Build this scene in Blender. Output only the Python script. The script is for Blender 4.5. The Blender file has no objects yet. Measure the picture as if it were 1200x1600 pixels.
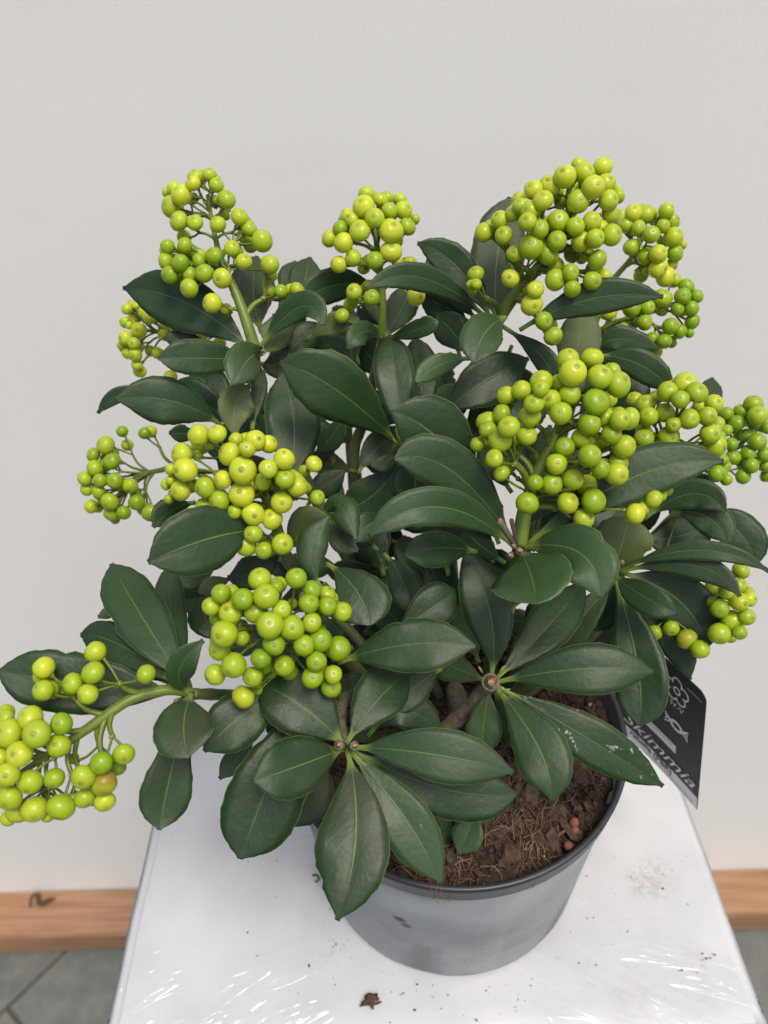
import bpy, bmesh, math, random
from mathutils import Vector, Matrix, noise

R = math.radians
random.seed(7)
scene = bpy.context.scene
COL = scene.collection

# ------------------------------------------------------------------ camera
F_PX = 1202.0
PITCH = R(38.3)
ROLL = R(-2.386)
CAM = Vector((0.0, 0.0, 1.585))
FWD = Vector((0, math.cos(PITCH), -math.sin(PITCH)))
UP0 = Vector((0, math.sin(PITCH), math.cos(PITCH)))
RT0 = Vector((1, 0, 0))
RT = RT0 * math.cos(ROLL) + UP0 * math.sin(ROLL)
UP = UP0 * math.cos(ROLL) - RT0 * math.sin(ROLL)
cam_data = bpy.data.cameras.new("camera")
cam_data.sensor_fit = 'VERTICAL'
cam_data.sensor_height = 34.6
cam_data.sensor_width = 25.95
cam_data.lens = F_PX / 1600 * 34.6
cam_data.clip_start = 0.02
cam_data.clip_end = 200
cam_data.dof.use_dof = True
cam_data.dof.focus_distance = 0.35
cam_data.dof.aperture_fstop = 9.0
cam = bpy.data.objects.new("camera", cam_data)
M = Matrix((RT, UP, -FWD)).transposed().to_4x4()
M.translation = CAM
cam.matrix_world = M
COL.objects.link(cam)
scene.camera = cam

# ------------------------------------------------------------------ daylight
SUN_EL, SUN_AZ = R(64), R(150)          # azimuth clockwise from +Y; soft light from the right, behind the camera
world = bpy.data.worlds.new("World")
scene.world = world
world.use_nodes = True
wn = world.node_tree
sky = wn.nodes.new("ShaderNodeTexSky")
sky.sky_type = 'NISHITA'
sky.sun_disc = False
sky.sun_elevation = SUN_EL
sky.sun_rotation = SUN_AZ
sky.air_density = 1.0
sky.dust_density = 4.0
sky.ozone_density = 0.6
wn.links.new(sky.outputs[0], wn.nodes["Background"].inputs[0])
wn.nodes["Background"].inputs[1].default_value = 0.12
sun = bpy.data.lights.new("sun", 'SUN')
sun.energy = 1.3
sun.angle = R(18)
sun.color = (1.0, 0.93, 0.82)
so = bpy.data.objects.new("sun", sun)
sd = Vector((math.sin(SUN_AZ) * math.cos(SUN_EL), math.cos(SUN_AZ) * math.cos(SUN_EL), math.sin(SUN_EL)))
so.rotation_euler = sd.to_track_quat('Z', 'Y').to_euler()
so.location = (1, -1, 3)
COL.objects.link(so)
scene.view_settings.view_transform = 'Standard'
scene.view_settings.look = 'None'
scene.view_settings.gamma = 1
scene.view_settings.exposure = 0.6


# ------------------------------------------------------------------ helpers
def at(px, py, d):
    """Point seen at pixel (px, py) of the 1200x1600 photograph, d metres in front of the camera."""
    return CAM + FWD * d + RT * ((px - 600) / F_PX * d) - UP * ((py - 800) / F_PX * d)


def on_z(px, py, z):
    r = at(px, py, 1.0) - CAM
    return CAM + r * ((z - CAM.z) / r.z)


def dist_of(p):
    return (p - CAM).dot(FWD)


def tag(o, label=None, cat=None, group=None, kind=None):
    if label: o['label'] = label
    if cat: o['category'] = cat
    if group: o['group'] = group
    if kind: o['kind'] = kind
    return o


def empty(name, loc, parent=None):
    o = bpy.data.objects.new(name, None)
    o.empty_display_size = 0.02
    COL.objects.link(o)
    o.location = loc
    o.parent = parent
    return o


def mesh_obj(name, verts, faces, mats, parent=None, origin=None, smooth=True, matidx=None, uvs=None):
    """Link one mesh object. verts are world coordinates; origin (world) becomes the object origin."""
    origin = Vector(origin) if origin is not None else Vector((0, 0, 0))
    me = bpy.data.meshes.new(name)
    me.from_pydata([tuple(Vector(v) - origin) for v in verts], [], faces)
    for m in (mats if isinstance(mats, (list, tuple)) else [mats]):
        me.materials.append(m)
    if matidx:
        me.polygons.foreach_set("material_index", matidx)
    if uvs:
        uvl = me.uv_layers.new(name="UVMap")
        for l in me.loops:
            uvl.data[l.index].uv = uvs[l.vertex_index]
    if smooth:
        me.polygons.foreach_set("use_smooth", [True] * len(me.polygons))
    me.update()
    o = bpy.data.objects.new(name, me)
    COL.objects.link(o)
    o.parent = parent
    o.location = origin - (world_loc(parent) if parent else Vector((0, 0, 0)))
    return o


def world_loc(o):
    v = Vector((0, 0, 0))
    while o is not None:
        v += o.location
        o = o.parent
    return v


def bm_obj(name, bm, mats, parent=None, origin=None, smooth=False):
    me = bpy.data.meshes.new(name)
    origin = Vector(origin) if origin is not None else Vector((0, 0, 0))
    bmesh.ops.translate(bm, verts=bm.verts, vec=-origin)
    bmesh.ops.recalc_face_normals(bm, faces=bm.faces)
    if smooth:
        for f in bm.faces: f.smooth = True
    bm.to_mesh(me)
    bm.free()
    for m in (mats if isinstance(mats, (list, tuple)) else [mats]):
        me.materials.append(m)
    o = bpy.data.objects.new(name, me)
    COL.objects.link(o)
    o.parent = parent
    o.location = origin - (world_loc(parent) if parent else Vector((0, 0, 0)))
    return o


class Geo:
    """Collects tubes and blobs into one vertex/face list."""
    def __init__(self):
        self.v, self.f, self.mi = [], [], []

    def tube(self, pts, radii, n=6, mi=0, cap=True):
        pts = [Vector(p) for p in pts]
        base = len(self.v)
        prev = None
        for i, p in enumerate(pts):
            t = (pts[min(i + 1, len(pts) - 1)] - pts[max(i - 1, 0)])
            if t.length < 1e-9: t = Vector((0, 0, 1))
            t.normalize()
            if prev is None:
                a = t.orthogonal().normalized()
            else:
                a = (prev - t * prev.dot(t))
                a = a.normalized() if a.length > 1e-6 else t.orthogonal().normalized()
            prev = a
            b = t.cross(a)
            for k in range(n):
                an = 2 * math.pi * k / n
                self.v.append(p + (a * math.cos(an) + b * math.sin(an)) * radii[i])
        for i in range(len(pts) - 1):
            for k in range(n):
                k2 = (k + 1) % n
                self.f.append((base + i * n + k, base + i * n + k2, base + (i + 1) * n + k2, base + (i + 1) * n + k))
                self.mi.append(mi)
        if cap:
            self.f.append(tuple(base + k for k in reversed(range(n)))); self.mi.append(mi)
            e = base + (len(pts) - 1) * n
            self.f.append(tuple(e + k for k in range(n))); self.mi.append(mi)

    def blob(self, c, r, squash=(1, 1, 1), rot=None, mi=0, jit=0.0, nu=6, nv=4):
        base = len(self.v)
        rot = rot or Matrix.Identity(3)
        c = Vector(c)
        def put(x, y, z):
            j = 1 + random.uniform(-jit, jit)
            self.v.append(c + rot @ Vector((x * squash[0], y * squash[1], z * squash[2])) * r * j)
        put(0, 0, 1)
        for i in range(1, nv):
            th = math.pi * i / nv
            for k in range(nu):
                ph = 2 * math.pi * k / nu
                put(math.sin(th) * math.cos(ph), math.sin(th) * math.sin(ph), math.cos(th))
        put(0, 0, -1)
        end = len(self.v) - 1
        for k in range(nu):
            k2 = (k + 1) % nu
            self.f.append((base, base + 1 + k, base + 1 + k2)); self.mi.append(mi)
            for i in range(nv - 2):
                a = base + 1 + i * nu
                self.f.append((a + k, a + nu + k, a + nu + k2, a + k2)); self.mi.append(mi)
            a = base + 1 + (nv - 2) * nu
            self.f.append((a + k, end, a + k2)); self.mi.append(mi)

    def build(self, name, mats, parent=None, origin=None, smooth=True):
        return mesh_obj(name, self.v, self.f, mats, parent, origin, smooth, self.mi)


def rand_rot():
    return Matrix.Rotation(random.uniform(0, 6.28), 3, 'Z') @ Matrix.Rotation(random.uniform(0, 3.14), 3, 'X') @ Matrix.Rotation(random.uniform(0, 6.28), 3, 'Z')


def smooth_path(pts, n=6):
    """Catmull-Rom through pts."""
    pts = [Vector(p) for p in pts]
    out = []
    for i in range(len(pts) - 1):
        p0, p1, p2, p3 = pts[max(i - 1, 0)], pts[i], pts[i + 1], pts[min(i + 2, len(pts) - 1)]
        for k in range(n):
            t = k / n
            out.append(0.5 * ((2 * p1) + (p2 - p0) * t + (2 * p0 - 5 * p1 + 4 * p2 - p3) * t * t + (3 * p1 - p0 - 3 * p2 + p3) * t ** 3))
    out.append(pts[-1])
    return out


# ------------------------------------------------------------------ materials
class NT:
    """Tiny node-tree writer."""
    def __init__(self, name):
        self.m = bpy.data.materials.new(name)
        self.m.use_nodes = True
        self.t = self.m.node_tree
        self.p = self.t.nodes["Principled BSDF"]

    def n(self, typ, **kw):
        nd = self.t.nodes.new(typ)
        for k, v in kw.items(): setattr(nd, k, v)
        return nd

    def put(self, sock, v):
        if isinstance(v, bpy.types.NodeSocket): self.t.links.new(v, sock)
        elif isinstance(v, (tuple, list)) and len(v) == 3 and sock.type == 'RGBA': sock.default_value = (*v, 1)
        else: sock.default_value = v

    def math(self, op, a, b=0.0, c=0.0, clamp=False):
        nd = self.n("ShaderNodeMath", operation=op, use_clamp=clamp)
        for s, v in zip(nd.inputs, (a, b, c)): self.put(s, v)
        return nd.outputs[0]

    def mix(self, fac, a, b):
        nd = self.n("ShaderNodeMix", data_type='RGBA')
        self.put(nd.inputs[0], fac); self.put(nd.inputs[6], a); self.put(nd.inputs[7], b)
        return nd.outputs[2]

    def ramp(self, fac, lo, hi):
        nd = self.n("ShaderNodeMapRange", interpolation_type='SMOOTHSTEP')
        self.put(nd.inputs[0], fac); nd.inputs[1].default_value = lo; nd.inputs[2].default_value = hi
        return nd.outputs[0]

    def noise(self, scale, detail=3.0, vec=None, rough=0.5, dist=0.0):
        nd = self.n("ShaderNodeTexNoise")
        nd.inputs["Scale"].default_value = scale; nd.inputs["Detail"].default_value = detail
        nd.inputs["Roughness"].default_value = rough; nd.inputs["Distortion"].default_value = dist
        if vec is not None: self.put(nd.inputs["Vector"], vec)
        return nd.outputs[0]

    def vor(self, scale, vec=None, feature='F1'):
        nd = self.n("ShaderNodeTexVoronoi", feature=feature)
        nd.inputs["Scale"].default_value = scale
        if vec is not None: self.put(nd.inputs["Vector"], vec)
        return nd.outputs["Distance"]

    def coord(self, which="Object"):
        return self.n("ShaderNodeTexCoord").outputs[which]

    def mapping(self, vec, scale=(1, 1, 1), rot=(0, 0, 0), loc=(0, 0, 0)):
        nd = self.n("ShaderNodeMapping")
        self.put(nd.inputs[0], vec); nd.inputs[1].default_value = loc; nd.inputs[2].default_value = rot; nd.inputs[3].default_value = scale
        return nd.outputs[0]

    def attr(self, name, typ='GEOMETRY'):
        nd = self.n("ShaderNodeAttribute", attribute_name=name, attribute_type=typ)
        return nd.outputs["Fac"]

    def bump(self, h, strength=0.2, dist=0.001, to="Normal"):
        nd = self.n("ShaderNodeBump")
        nd.inputs["Strength"].default_value = strength; nd.inputs["Distance"].default_value = dist
        self.put(nd.inputs["Height"], h)
        self.t.links.new(nd.outputs[0], self.p.inputs[to])
        return nd

    def set(self, **kw):
        for k, v in kw.items(): self.put(self.p.inputs[k.replace("_", " ")], v)
        return self.m


def leaf_material(name, under=False):
    w = NT(name)
    uv = w.n("ShaderNodeUVMap").outputs[0]
    sep = w.n("ShaderNodeSeparateXYZ"); w.put(sep.inputs[0], uv)
    au = w.math('MULTIPLY', w.math('ABSOLUTE', w.math('SUBTRACT', sep.outputs[0], 0.5)), 2.0)
    v = sep.outputs[1]
    rnd = w.n("ShaderNodeObjectInfo").outputs["Random"]
    tint = w.attr("tint", 'OBJECT')
    oc = w.coord()
    n1 = w.noise(28, 3, oc)
    n2 = w.noise(420, 2, oc)
    if under:
        base = w.mix(rnd, (0.060, 0.095, 0.026), (0.085, 0.115, 0.036))
        rib = (0.16, 0.22, 0.06)
    else:
        base = w.mix(rnd, (0.0075, 0.029, 0.0055), (0.0140, 0.037, 0.0100))
        base = w.mix(w.ramp(n1, 0.42, 0.72), base, (0.019, 0.042, 0.012))
        base = w.mix(tint, base, (0.040, 0.085, 0.028))
        rib = (0.125, 0.19, 0.042)
        old = w.math('MULTIPLY', w.ramp(w.noise(13, 4, oc, 0.6), 0.50, 0.68), w.ramp(w.math('FRACT', w.math('MULTIPLY', rnd, 7.3)), 0.25, 0.9))
        base = w.mix(w.math('MULTIPLY', old, 0.65), base, (0.043, 0.044, 0.024))
        mot = w.noise(170, 4, oc, 0.65)
        base = w.mix(w.math('MULTIPLY', w.ramp(mot, 0.45, 0.75), 0.30), base, (0.028, 0.060, 0.020))
        pore = w.ramp(w.vor(900, oc), 0.35, 0.05)
        base = w.mix(w.math('MULTIPLY', pore, 0.14), base, (0.05, 0.085, 0.035))
    # fine side veins, a touch paler than the blade
    vein = w.math('SINE', w.math('MULTIPLY', w.math('SUBTRACT', w.math('MULTIPLY', v, 9.0), w.math('MULTIPLY', au, 2.6)), 6.2832))
    base = w.mix(w.math('MULTIPLY', w.ramp(vein, 0.90, 1.0), 0.035), base, rib)
    # midrib, tapering to the tip
    wid = w.math('SUBTRACT', 0.048, w.math('MULTIPLY', v, 0.038))
    ribm = w.math('SUBTRACT', 1.0, w.ramp(w.math('DIVIDE', au, wid), 0.35, 1.0))
    ribm = w.math('MULTIPLY', ribm, w.math('SUBTRACT', 1.0, w.ramp(v, 0.70, 0.97)))
    col = w.mix(w.math('MULTIPLY', ribm, w.math('ADD', 0.45, w.math('MULTIPLY', rnd, 0.45))), base, rib)
    # petiole
    pet = w.math('SUBTRACT', 1.0, w.ramp(v, 0.07, 0.17))
    col = w.mix(pet, col, (0.15, 0.22, 0.045))
    # thin pale margin
    col = w.mix(w.math('MULTIPLY', w.ramp(au, 0.955, 1.0), 0.55), col, (0.16, 0.22, 0.08))
    # white dried residue on a few leaves
    res = w.attr("residue", 'OBJECT')
    sp = w.math('MULTIPLY', w.ramp(w.noise(330, 4, w.mapping(oc, (1, .5, 1)), 0.65), 0.60, 0.68), w.ramp(w.noise(70, 2, oc), 0.48, 0.60))
    sp = w.math('MULTIPLY', sp, res, clamp=True)
    col = w.mix(w.math('MULTIPLY', sp, 0.75), col, (0.48, 0.47, 0.42))
    dust = w.math('MULTIPLY', w.ramp(w.vor(190, oc), 0.045, 0.02), w.ramp(n1, 0.50, 0.58))
    col = w.mix(w.math('MULTIPLY', dust, 0.35), col, (0.40, 0.40, 0.34))
    h = w.math('ADD', w.math('MULTIPLY', n2, 0.5), w.math('MULTIPLY', n1, 0.5))
    h = w.math('ADD', h, w.math('MULTIPLY', w.ramp(vein, 0.7, 1.0), -0.05))
    h = w.math('SUBTRACT', h, w.math('MULTIPLY', ribm, 0.35))
    h = w.math('ADD', h, w.math('MULTIPLY', w.noise(75, 3, oc), 1.6))
    w.bump(h, 0.42, 0.0007)
    rough = w.math('ADD', 0.36, w.math('MULTIPLY', w.noise(45, 4, oc), 0.20))
    rough = w.math('ADD', rough, w.math('MULTIPLY', sp, 0.4))
    return w.set(Base_Color=col, Roughness=rough if not under else 0.55, IOR=1.45, Specular_IOR_Level=0.40)


def berry_material():
    w = NT("berry_skin")
    tint = w.math('ADD', w.attr("tint", 'OBJECT'), w.attr("tint_point"), clamp=True)
    apex = w.attr("apex")
    oc = w.coord()
    n = w.noise(160, 3, oc)
    n2 = w.noise(500, 2, oc)
    col = w.mix(tint, (0.165, 0.298, 0.0055), (0.520, 0.560, 0.032))
    col = w.mix(w.math('MULTIPLY', w.ramp(n, 0.35, 0.75), 0.30), col, (0.34, 0.44, 0.015))
    col = w.mix(w.math('MULTIPLY', w.ramp(apex, 0.60, 0.97), 0.25), col, (0.30, 0.38, 0.03))
    col = w.mix(w.math('MULTIPLY', w.ramp(apex, 0.958, 0.985), w.math('ADD', 0.35, w.math('MULTIPLY', w.n('ShaderNodeObjectInfo').outputs['Random'], 0.5))), col, (0.20, 0.20, 0.035))
    orr = w.n('ShaderNodeObjectInfo').outputs['Random']
    col = w.mix(w.math('MULTIPLY', w.ramp(w.noise(330, 4, oc, 0.7), 0.60, 0.78), 0.30), col, (0.25, 0.27, 0.04))
    col = w.mix(w.math('MULTIPLY', w.ramp(w.vor(420, oc), 0.10, 0.04), 0.22), col, (0.62, 0.66, 0.22))
    blush = w.math('MULTIPLY', w.attr("blush", 'OBJECT'), w.ramp(w.noise(90, 1, oc), 0.40, 0.62))
    col = w.mix(blush, col, (0.22, 0.05, 0.025))
    w.bump(w.math('ADD', n2, w.math('MULTIPLY', n, 1.6)), 0.22, 0.0005)
    return w.set(Base_Color=col, Roughness=w.math('ADD', 0.22, w.math('MULTIPLY', n, 0.22)), IOR=1.43,
                 Subsurface_Weight=0.13, Subsurface_Radius=(0.9, 0.8, 0.15), Subsurface_Scale=0.0025)


def simple(name, col, rough=0.6, var=None, scale=60, bump=0.0, bdist=0.001, detail=4):
    w = NT(name)
    oc = w.coord()
    n = w.noise(scale, detail, oc)
    c = w.mix(w.ramp(n, 0.3, 0.7), col, var) if var else w.mix(0.0, col, col)
    if bump: w.bump(n, bump, bdist)
    return w.set(Base_Color=c, Roughness=rough)


M_LEAF = leaf_material("leaf_upper")
M_UNDER = leaf_material("leaf_underside", True)
M_BERRY = berry_material()
M_STALK = simple("green_stalk", (0.100, 0.160, 0.014), 0.42, (0.150, 0.200, 0.026), 150, 0.15, 0.0006)
M_SCAR = simple("tan_scar", (0.42, 0.28, 0.15), 0.8, (0.20, 0.11, 0.05), 700, 0.4, 0.0006)
M_GREENSTEM = simple("green_stem", (0.055, 0.085, 0.022), 0.55, (0.10, 0.115, 0.045), 90, 0.3, 0.001)
M_BARK = simple("grey_brown_bark", (0.085, 0.075, 0.045), 0.8, (0.17, 0.145, 0.10), 260, 0.6, 0.001)


def wall_material():
    w = NT("off_white_panel")
    oc = w.coord()
    grain = w.noise(420, 2, oc, 0.6)
    big = w.noise(1.6, 3, oc)
    streak = w.noise(4, 4, w.mapping(oc, (1.5, 1, 9)))
    smud = w.math('MULTIPLY', w.ramp(w.noise(7, 5, oc, 0.65), 0.62, 0.80), 0.22)
    c = w.mix(w.ramp(big, 0.35, 0.65), (0.770, 0.765, 0.722), (0.802, 0.797, 0.758))
    c = w.mix(w.math('MULTIPLY', w.ramp(streak, 0.45, 0.75), 0.10), c, (0.69, 0.69, 0.665))
    c = w.mix(smud, c, (0.61, 0.575, 0.53))
    c = w.mix(w.math('MULTIPLY', w.ramp(grain, 0.35, 0.65), 0.12), c, (0.55, 0.54, 0.52))
    sc = w.math('MULTIPLY', w.ramp(w.vor(26, w.mapping(oc, (1, 1, .45))), 0.03, 0.012), w.ramp(w.noise(5, 2, oc), 0.52, 0.62))
    c = w.mix(w.math('MULTIPLY', sc, 0.5), c, (0.40, 0.38, 0.35))
    w.bump(w.math('ADD', grain, w.math('MULTIPLY', w.noise(3, 2, oc), 3.0)), 0.28, 0.0008)
    return w.set(Base_Color=c, Roughness=0.5)


def wood_material():
    w = NT("pine_timber")
    oc = w.coord()
    warp = w.noise(3, 2, oc)
    gr = w.noise(14, 5, w.mapping(oc, (0.5, 9, 9)), 0.6, 0.4)
    fine = w.noise(60, 4, w.mapping(oc, (0.5, 12, 12)), 0.6)
    c = w.mix(w.ramp(gr, 0.35, 0.68), (0.315, 0.182, 0.102), (0.205, 0.106, 0.055))
    c = w.mix(w.math('MULTIPLY', w.ramp(fine, 0.55, 0.75), 0.4), c, (0.20, 0.085, 0.035))
    c = w.mix(w.math('MULTIPLY', w.ramp(warp, 0.4, 0.7), 0.3), c, (0.46, 0.24, 0.11))
    w.bump(w.math('ADD', gr, fine), 0.2, 0.001)
    return w.set(Base_Color=c, Roughness=0.62)


def paver_material():
    w = NT("concrete_paver")
    oc = w.coord("Object")
    rnd = w.n("ShaderNodeObjectInfo").outputs["Random"]
    n = w.noise(24, 6, oc, 0.65)
    f = w.noise(420, 2, oc)
    c = w.mix(rnd, (0.090, 0.098, 0.092), (0.118, 0.123, 0.114))
    c = w.mix(w.ramp(n, 0.35, 0.7), c, (0.150, 0.152, 0.140))
    c = w.mix(w.math('MULTIPLY', w.ramp(f, 0.45, 0.7), 0.35), c, (0.08, 0.085, 0.08))
    c = w.mix(w.math('MULTIPLY', w.ramp(w.noise(9, 3, oc), 0.58, 0.75), 0.5), c, (0.10, 0.095, 0.075))
    w.bump(w.math('ADD', f, n), 0.35, 0.0015)
    return w.set(Base_Color=c, Roughness=0.8)


def foam_material():
    """Matte white foam under clear glossy film: the film is the coat, with its own wrinkles."""
    w = NT("film_wrapped_white_foam")
    oc = w.coord()
    bead = w.vor(150, oc)
    soft = w.noise(18, 4, oc)
    c = w.mix(w.ramp(soft, 0.35, 0.7), (0.52, 0.53, 0.54), (0.465, 0.475, 0.49))
    # dirt rubbed into the film
    dirt = w.math('MULTIPLY', w.ramp(w.noise(150, 5, oc, 0.7), 0.60, 0.74), w.ramp(w.noise(15, 2, oc), 0.50, 0.68))
    c = w.mix(w.math('MULTIPLY', dirt, 0.55), c, (0.42, 0.39, 0.35))
    # rubbed-in soil smear on the right of the block, and a lighter one by the front corner
    for (px, py, rad, st) in ((1024, 1364, .021, .62), (1004, 1376, .012, .4), (1096, 1494, .014, .35), (524, 1478, .014, .25), (985, 1545, .02, .22)):
        q = on_z(px, py, 1.095) - Vector((.0171, .2675, 1.095))
        vd = w.n("ShaderNodeVectorMath", operation='DISTANCE'); w.put(vd.inputs[0], oc); vd.inputs[1].default_value = q
        mk = w.math('SUBTRACT', 1.0, w.ramp(vd.outputs['Value'], rad * .2, rad))
        mk = w.math('MULTIPLY', mk, w.ramp(w.noise(210, 4, oc, 0.7), 0.42, 0.62))
        c = w.mix(w.math('MULTIPLY', mk, st), c, (0.36, 0.33, 0.29))
    fly = w.ramp(w.vor(52, oc), 0.060, 0.035)
    fly = w.math('MULTIPLY', fly, w.ramp(w.noise(9, 2, oc), 0.44, 0.56))
    c = w.mix(w.math('MULTIPLY', fly, 0.55), c, (0.26, 0.25, 0.23))
    w.bump(w.math('ADD', w.math('MULTIPLY', bead, 0.5), w.noise(60, 3, oc)), 0.14, 0.0012)
    w.set(Base_Color=c, Roughness=0.5, Coat_Weight=0.8, Coat_Roughness=0.10, Coat_IOR=1.45)
    sep = w.n("ShaderNodeSeparateXYZ"); w.put(sep.inputs[0], oc)
    X, Y = sep.outputs[0], sep.outputs[1]
    def ridges(angle, scale, stretch, sharp):
        mp = w.n("ShaderNodeMapping", vector_type='TEXTURE')
        w.put(mp.inputs[0], oc); mp.inputs[2].default_value = (0, 0, R(angle)); mp.inputs[3].default_value = (stretch, 1, 1)
        n = w.noise(scale, 2.5, mp.outputs[0], 0.45, 0.35)
        r = w.math('SUBTRACT', 1.0, w.math('MULTIPLY', w.math('ABSOLUTE', w.math('SUBTRACT', n, 0.5)), sharp), clamp=True)
        return w.math('POWER', r, 2.2)
    right = w.ramp(X, -0.02, 0.02)
    rr = w.math('ADD', ridges(-32, 34, 7, 9), w.math('MULTIPLY', ridges(-12, 70, 6, 7), 0.4))
    rl = w.math('ADD', ridges(36, 36, 7, 9), w.math('MULTIPLY', ridges(18, 75, 6, 7), 0.4))
    wrk = w.math('ADD', w.math('MULTIPLY', rr, right), w.math('MULTIPLY', rl, w.math('SUBTRACT', 1.0, right)))
    front = w.math('SUBTRACT', 1.0, w.ramp(Y, -0.105, -0.045))
    side = w.ramp(w.math('ABSOLUTE', X), 0.035, 0.12)
    edge = w.ramp(w.math('ABSOLUTE', X), 0.155, 0.182)
    patch = w.ramp(w.noise(11, 2, oc), 0.32, 0.52)
    mask = w.math('ADD', w.math('MULTIPLY', w.math('MULTIPLY', front, side), patch), w.math('MULTIPLY', edge, 0.05), clamp=True)
    faint = w.math('MULTIPLY', ridges(4, 22, 9, 12), 0.06)
    hgt = w.math('ADD', w.math('MULTIPLY', wrk, mask), w.math('ADD', faint, w.math('MULTIPLY', soft, 0.10)))
    w.bump(hgt, 1.0, 0.0060, "Coat Normal")
    return w.m


def pot_material(name, dark):
    w = NT(name)
    oc = w.coord()
    n = w.noise(22, 5, oc, 0.6)
    scr = w.noise(40, 4, w.mapping(oc, (1, 1, 5)), 0.6)
    if dark:
        c = w.mix(w.ramp(n, 0.35, 0.7), (0.020, 0.024, 0.028), (0.038, 0.043, 0.048))
        return w.set(Base_Color=c, Roughness=0.42)
    c = w.mix(w.ramp(n, 0.3, 0.7), (0.195, 0.213, 0.225), (0.258, 0.276, 0.288))
    c = w.mix(w.math('MULTIPLY', w.ramp(scr, 0.5, 0.75), 0.4), c, (0.26, 0.265, 0.262))
    spot = w.math('MULTIPLY', w.ramp(w.vor(110, oc), 0.11, 0.05), w.ramp(w.noise(30, 2, oc), 0.56, 0.66))
    c = w.mix(w.math('MULTIPLY', spot, 0.85), c, (0.03, 0.03, 0.03))
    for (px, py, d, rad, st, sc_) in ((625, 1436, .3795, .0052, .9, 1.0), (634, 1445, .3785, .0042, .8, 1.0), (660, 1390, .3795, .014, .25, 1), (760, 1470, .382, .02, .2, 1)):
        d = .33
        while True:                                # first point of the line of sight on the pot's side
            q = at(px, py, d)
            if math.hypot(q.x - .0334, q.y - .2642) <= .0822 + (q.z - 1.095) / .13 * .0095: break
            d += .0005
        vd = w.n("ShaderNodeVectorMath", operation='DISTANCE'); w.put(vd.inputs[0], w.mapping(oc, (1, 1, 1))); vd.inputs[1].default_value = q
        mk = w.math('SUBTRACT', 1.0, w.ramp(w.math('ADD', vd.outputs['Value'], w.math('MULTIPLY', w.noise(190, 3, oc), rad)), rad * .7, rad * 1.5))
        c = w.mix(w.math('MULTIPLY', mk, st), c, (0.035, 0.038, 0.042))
    drip = w.ramp(w.noise(34, 4, w.mapping(oc, (1, 1, .22)), 0.6), 0.54, 0.72)
    c = w.mix(w.math('MULTIPLY', drip, 0.30), c, (0.33, 0.345, 0.355))
    low = w.math('MULTIPLY', w.ramp(w.noise(60, 5, oc, 0.7), 0.56, 0.70), 0.30)
    c = w.mix(low, c, (0.20, 0.205, 0.205))
    w.bump(w.math('ADD', n, w.math('MULTIPLY', w.noise(180, 3, oc), 0.4)), 0.22, 0.0012)
    return w.set(Base_Color=c, Roughness=w.math('ADD', 0.34, w.math('MULTIPLY', scr, 0.25)))


M_WALL = wall_material()
M_WOOD = wood_material()
M_PAVER = paver_material()
M_JOINT = simple("joint_sand", (0.045, 0.038, 0.028), 0.95, (0.10, 0.075, 0.045), 60, 0.5, 0.003)
M_FOAM = foam_material()
M_POT = pot_material("grey_dusty_plastic", False)
M_RIM = pot_material("black_plastic", True)
M_SOIL = simple("dark_peat", (0.016, 0.010, 0.006), 0.95, (0.05, 0.028, 0.016), 240, 0.9, 0.003)
M_CHIP = simple("bark_chip", (0.028, 0.017, 0.011), 0.9, (0.085, 0.047, 0.029), 300, 0.6, 0.001)
M_FIBRE = simple("coir_fibre", (0.070, 0.038, 0.020), 0.9, (0.20, 0.125, 0.070), 90)
M_CRUMB = simple("pale_crumb", (0.42, 0.40, 0.36), 0.9, (0.25, 0.22, 0.18), 400)
M_DEAD = simple("dead_brown_leaf", (0.035, 0.018, 0.012), 0.8, (0.085, 0.045, 0.025), 300, 0.5, 0.001)
M_RED = simple("faded_red_skin", (0.21, 0.075, 0.045), 0.75, (0.13, 0.05, 0.03), 300, 0.3, 0.001)
M_CARD = simple("black_card", (0.006, 0.006, 0.007), 0.48, (0.009, 0.009, 0.010), 40)
M_CARDW = simple("white_card_print", (0.86, 0.84, 0.83), 0.4)
M_CARDG = simple("grey_card_print", (0.50, 0.48, 0.48), 0.4)
M_STAKE = simple("dark_green_plastic", (0.008, 0.014, 0.013), 0.3)

# ------------------------------------------------------------------ ground and paving
ground = mesh_obj("ground", [(-40, -40, -0.007), (40, -40, -0.007), (40, 40, -0.007), (-40, 40, -0.007)], [(0, 1, 2, 3)], M_JOINT, smooth=False)
tag(ground, kind='structure')
paving = empty("paving", (0, 0, 0))
tag(paving, kind='structure')
ja, jb = on_z(117, 1470, 0), on_z(3, 1580, 0)
e1 = (ja - jb); e1.z = 0; e1.normalize()
e2 = Vector((e1.y, -e1.x, 0))
jc = on_z(10, 1572, 0)
PL, PW, JT = 0.30, 0.30, 0.006


def slab(name, mat, size, bev):
    """A slab with a chamfered top edge, origin at its top centre."""
    sx, sy, sz = size[0] / 2, size[1] / 2, size[2]
    v = []
    for (a, z) in ((0, -sz), (0, -bev), (bev, 0)):
        v += [(-sx + a, -sy + a, z), (sx - a, -sy + a, z), (sx - a, sy - a, z), (-sx + a, sy - a, z)]
    f = []
    for r in (0, 4):
        for k in range(4):
            f.append((r + k, r + (k + 1) % 4, r + 4 + (k + 1) % 4, r + 4 + k))
    f.append((8, 9, 10, 11))
    me = bpy.data.meshes.new(name)
    me.from_pydata(v, [], f); me.materials.append(mat)
    return me


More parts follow.
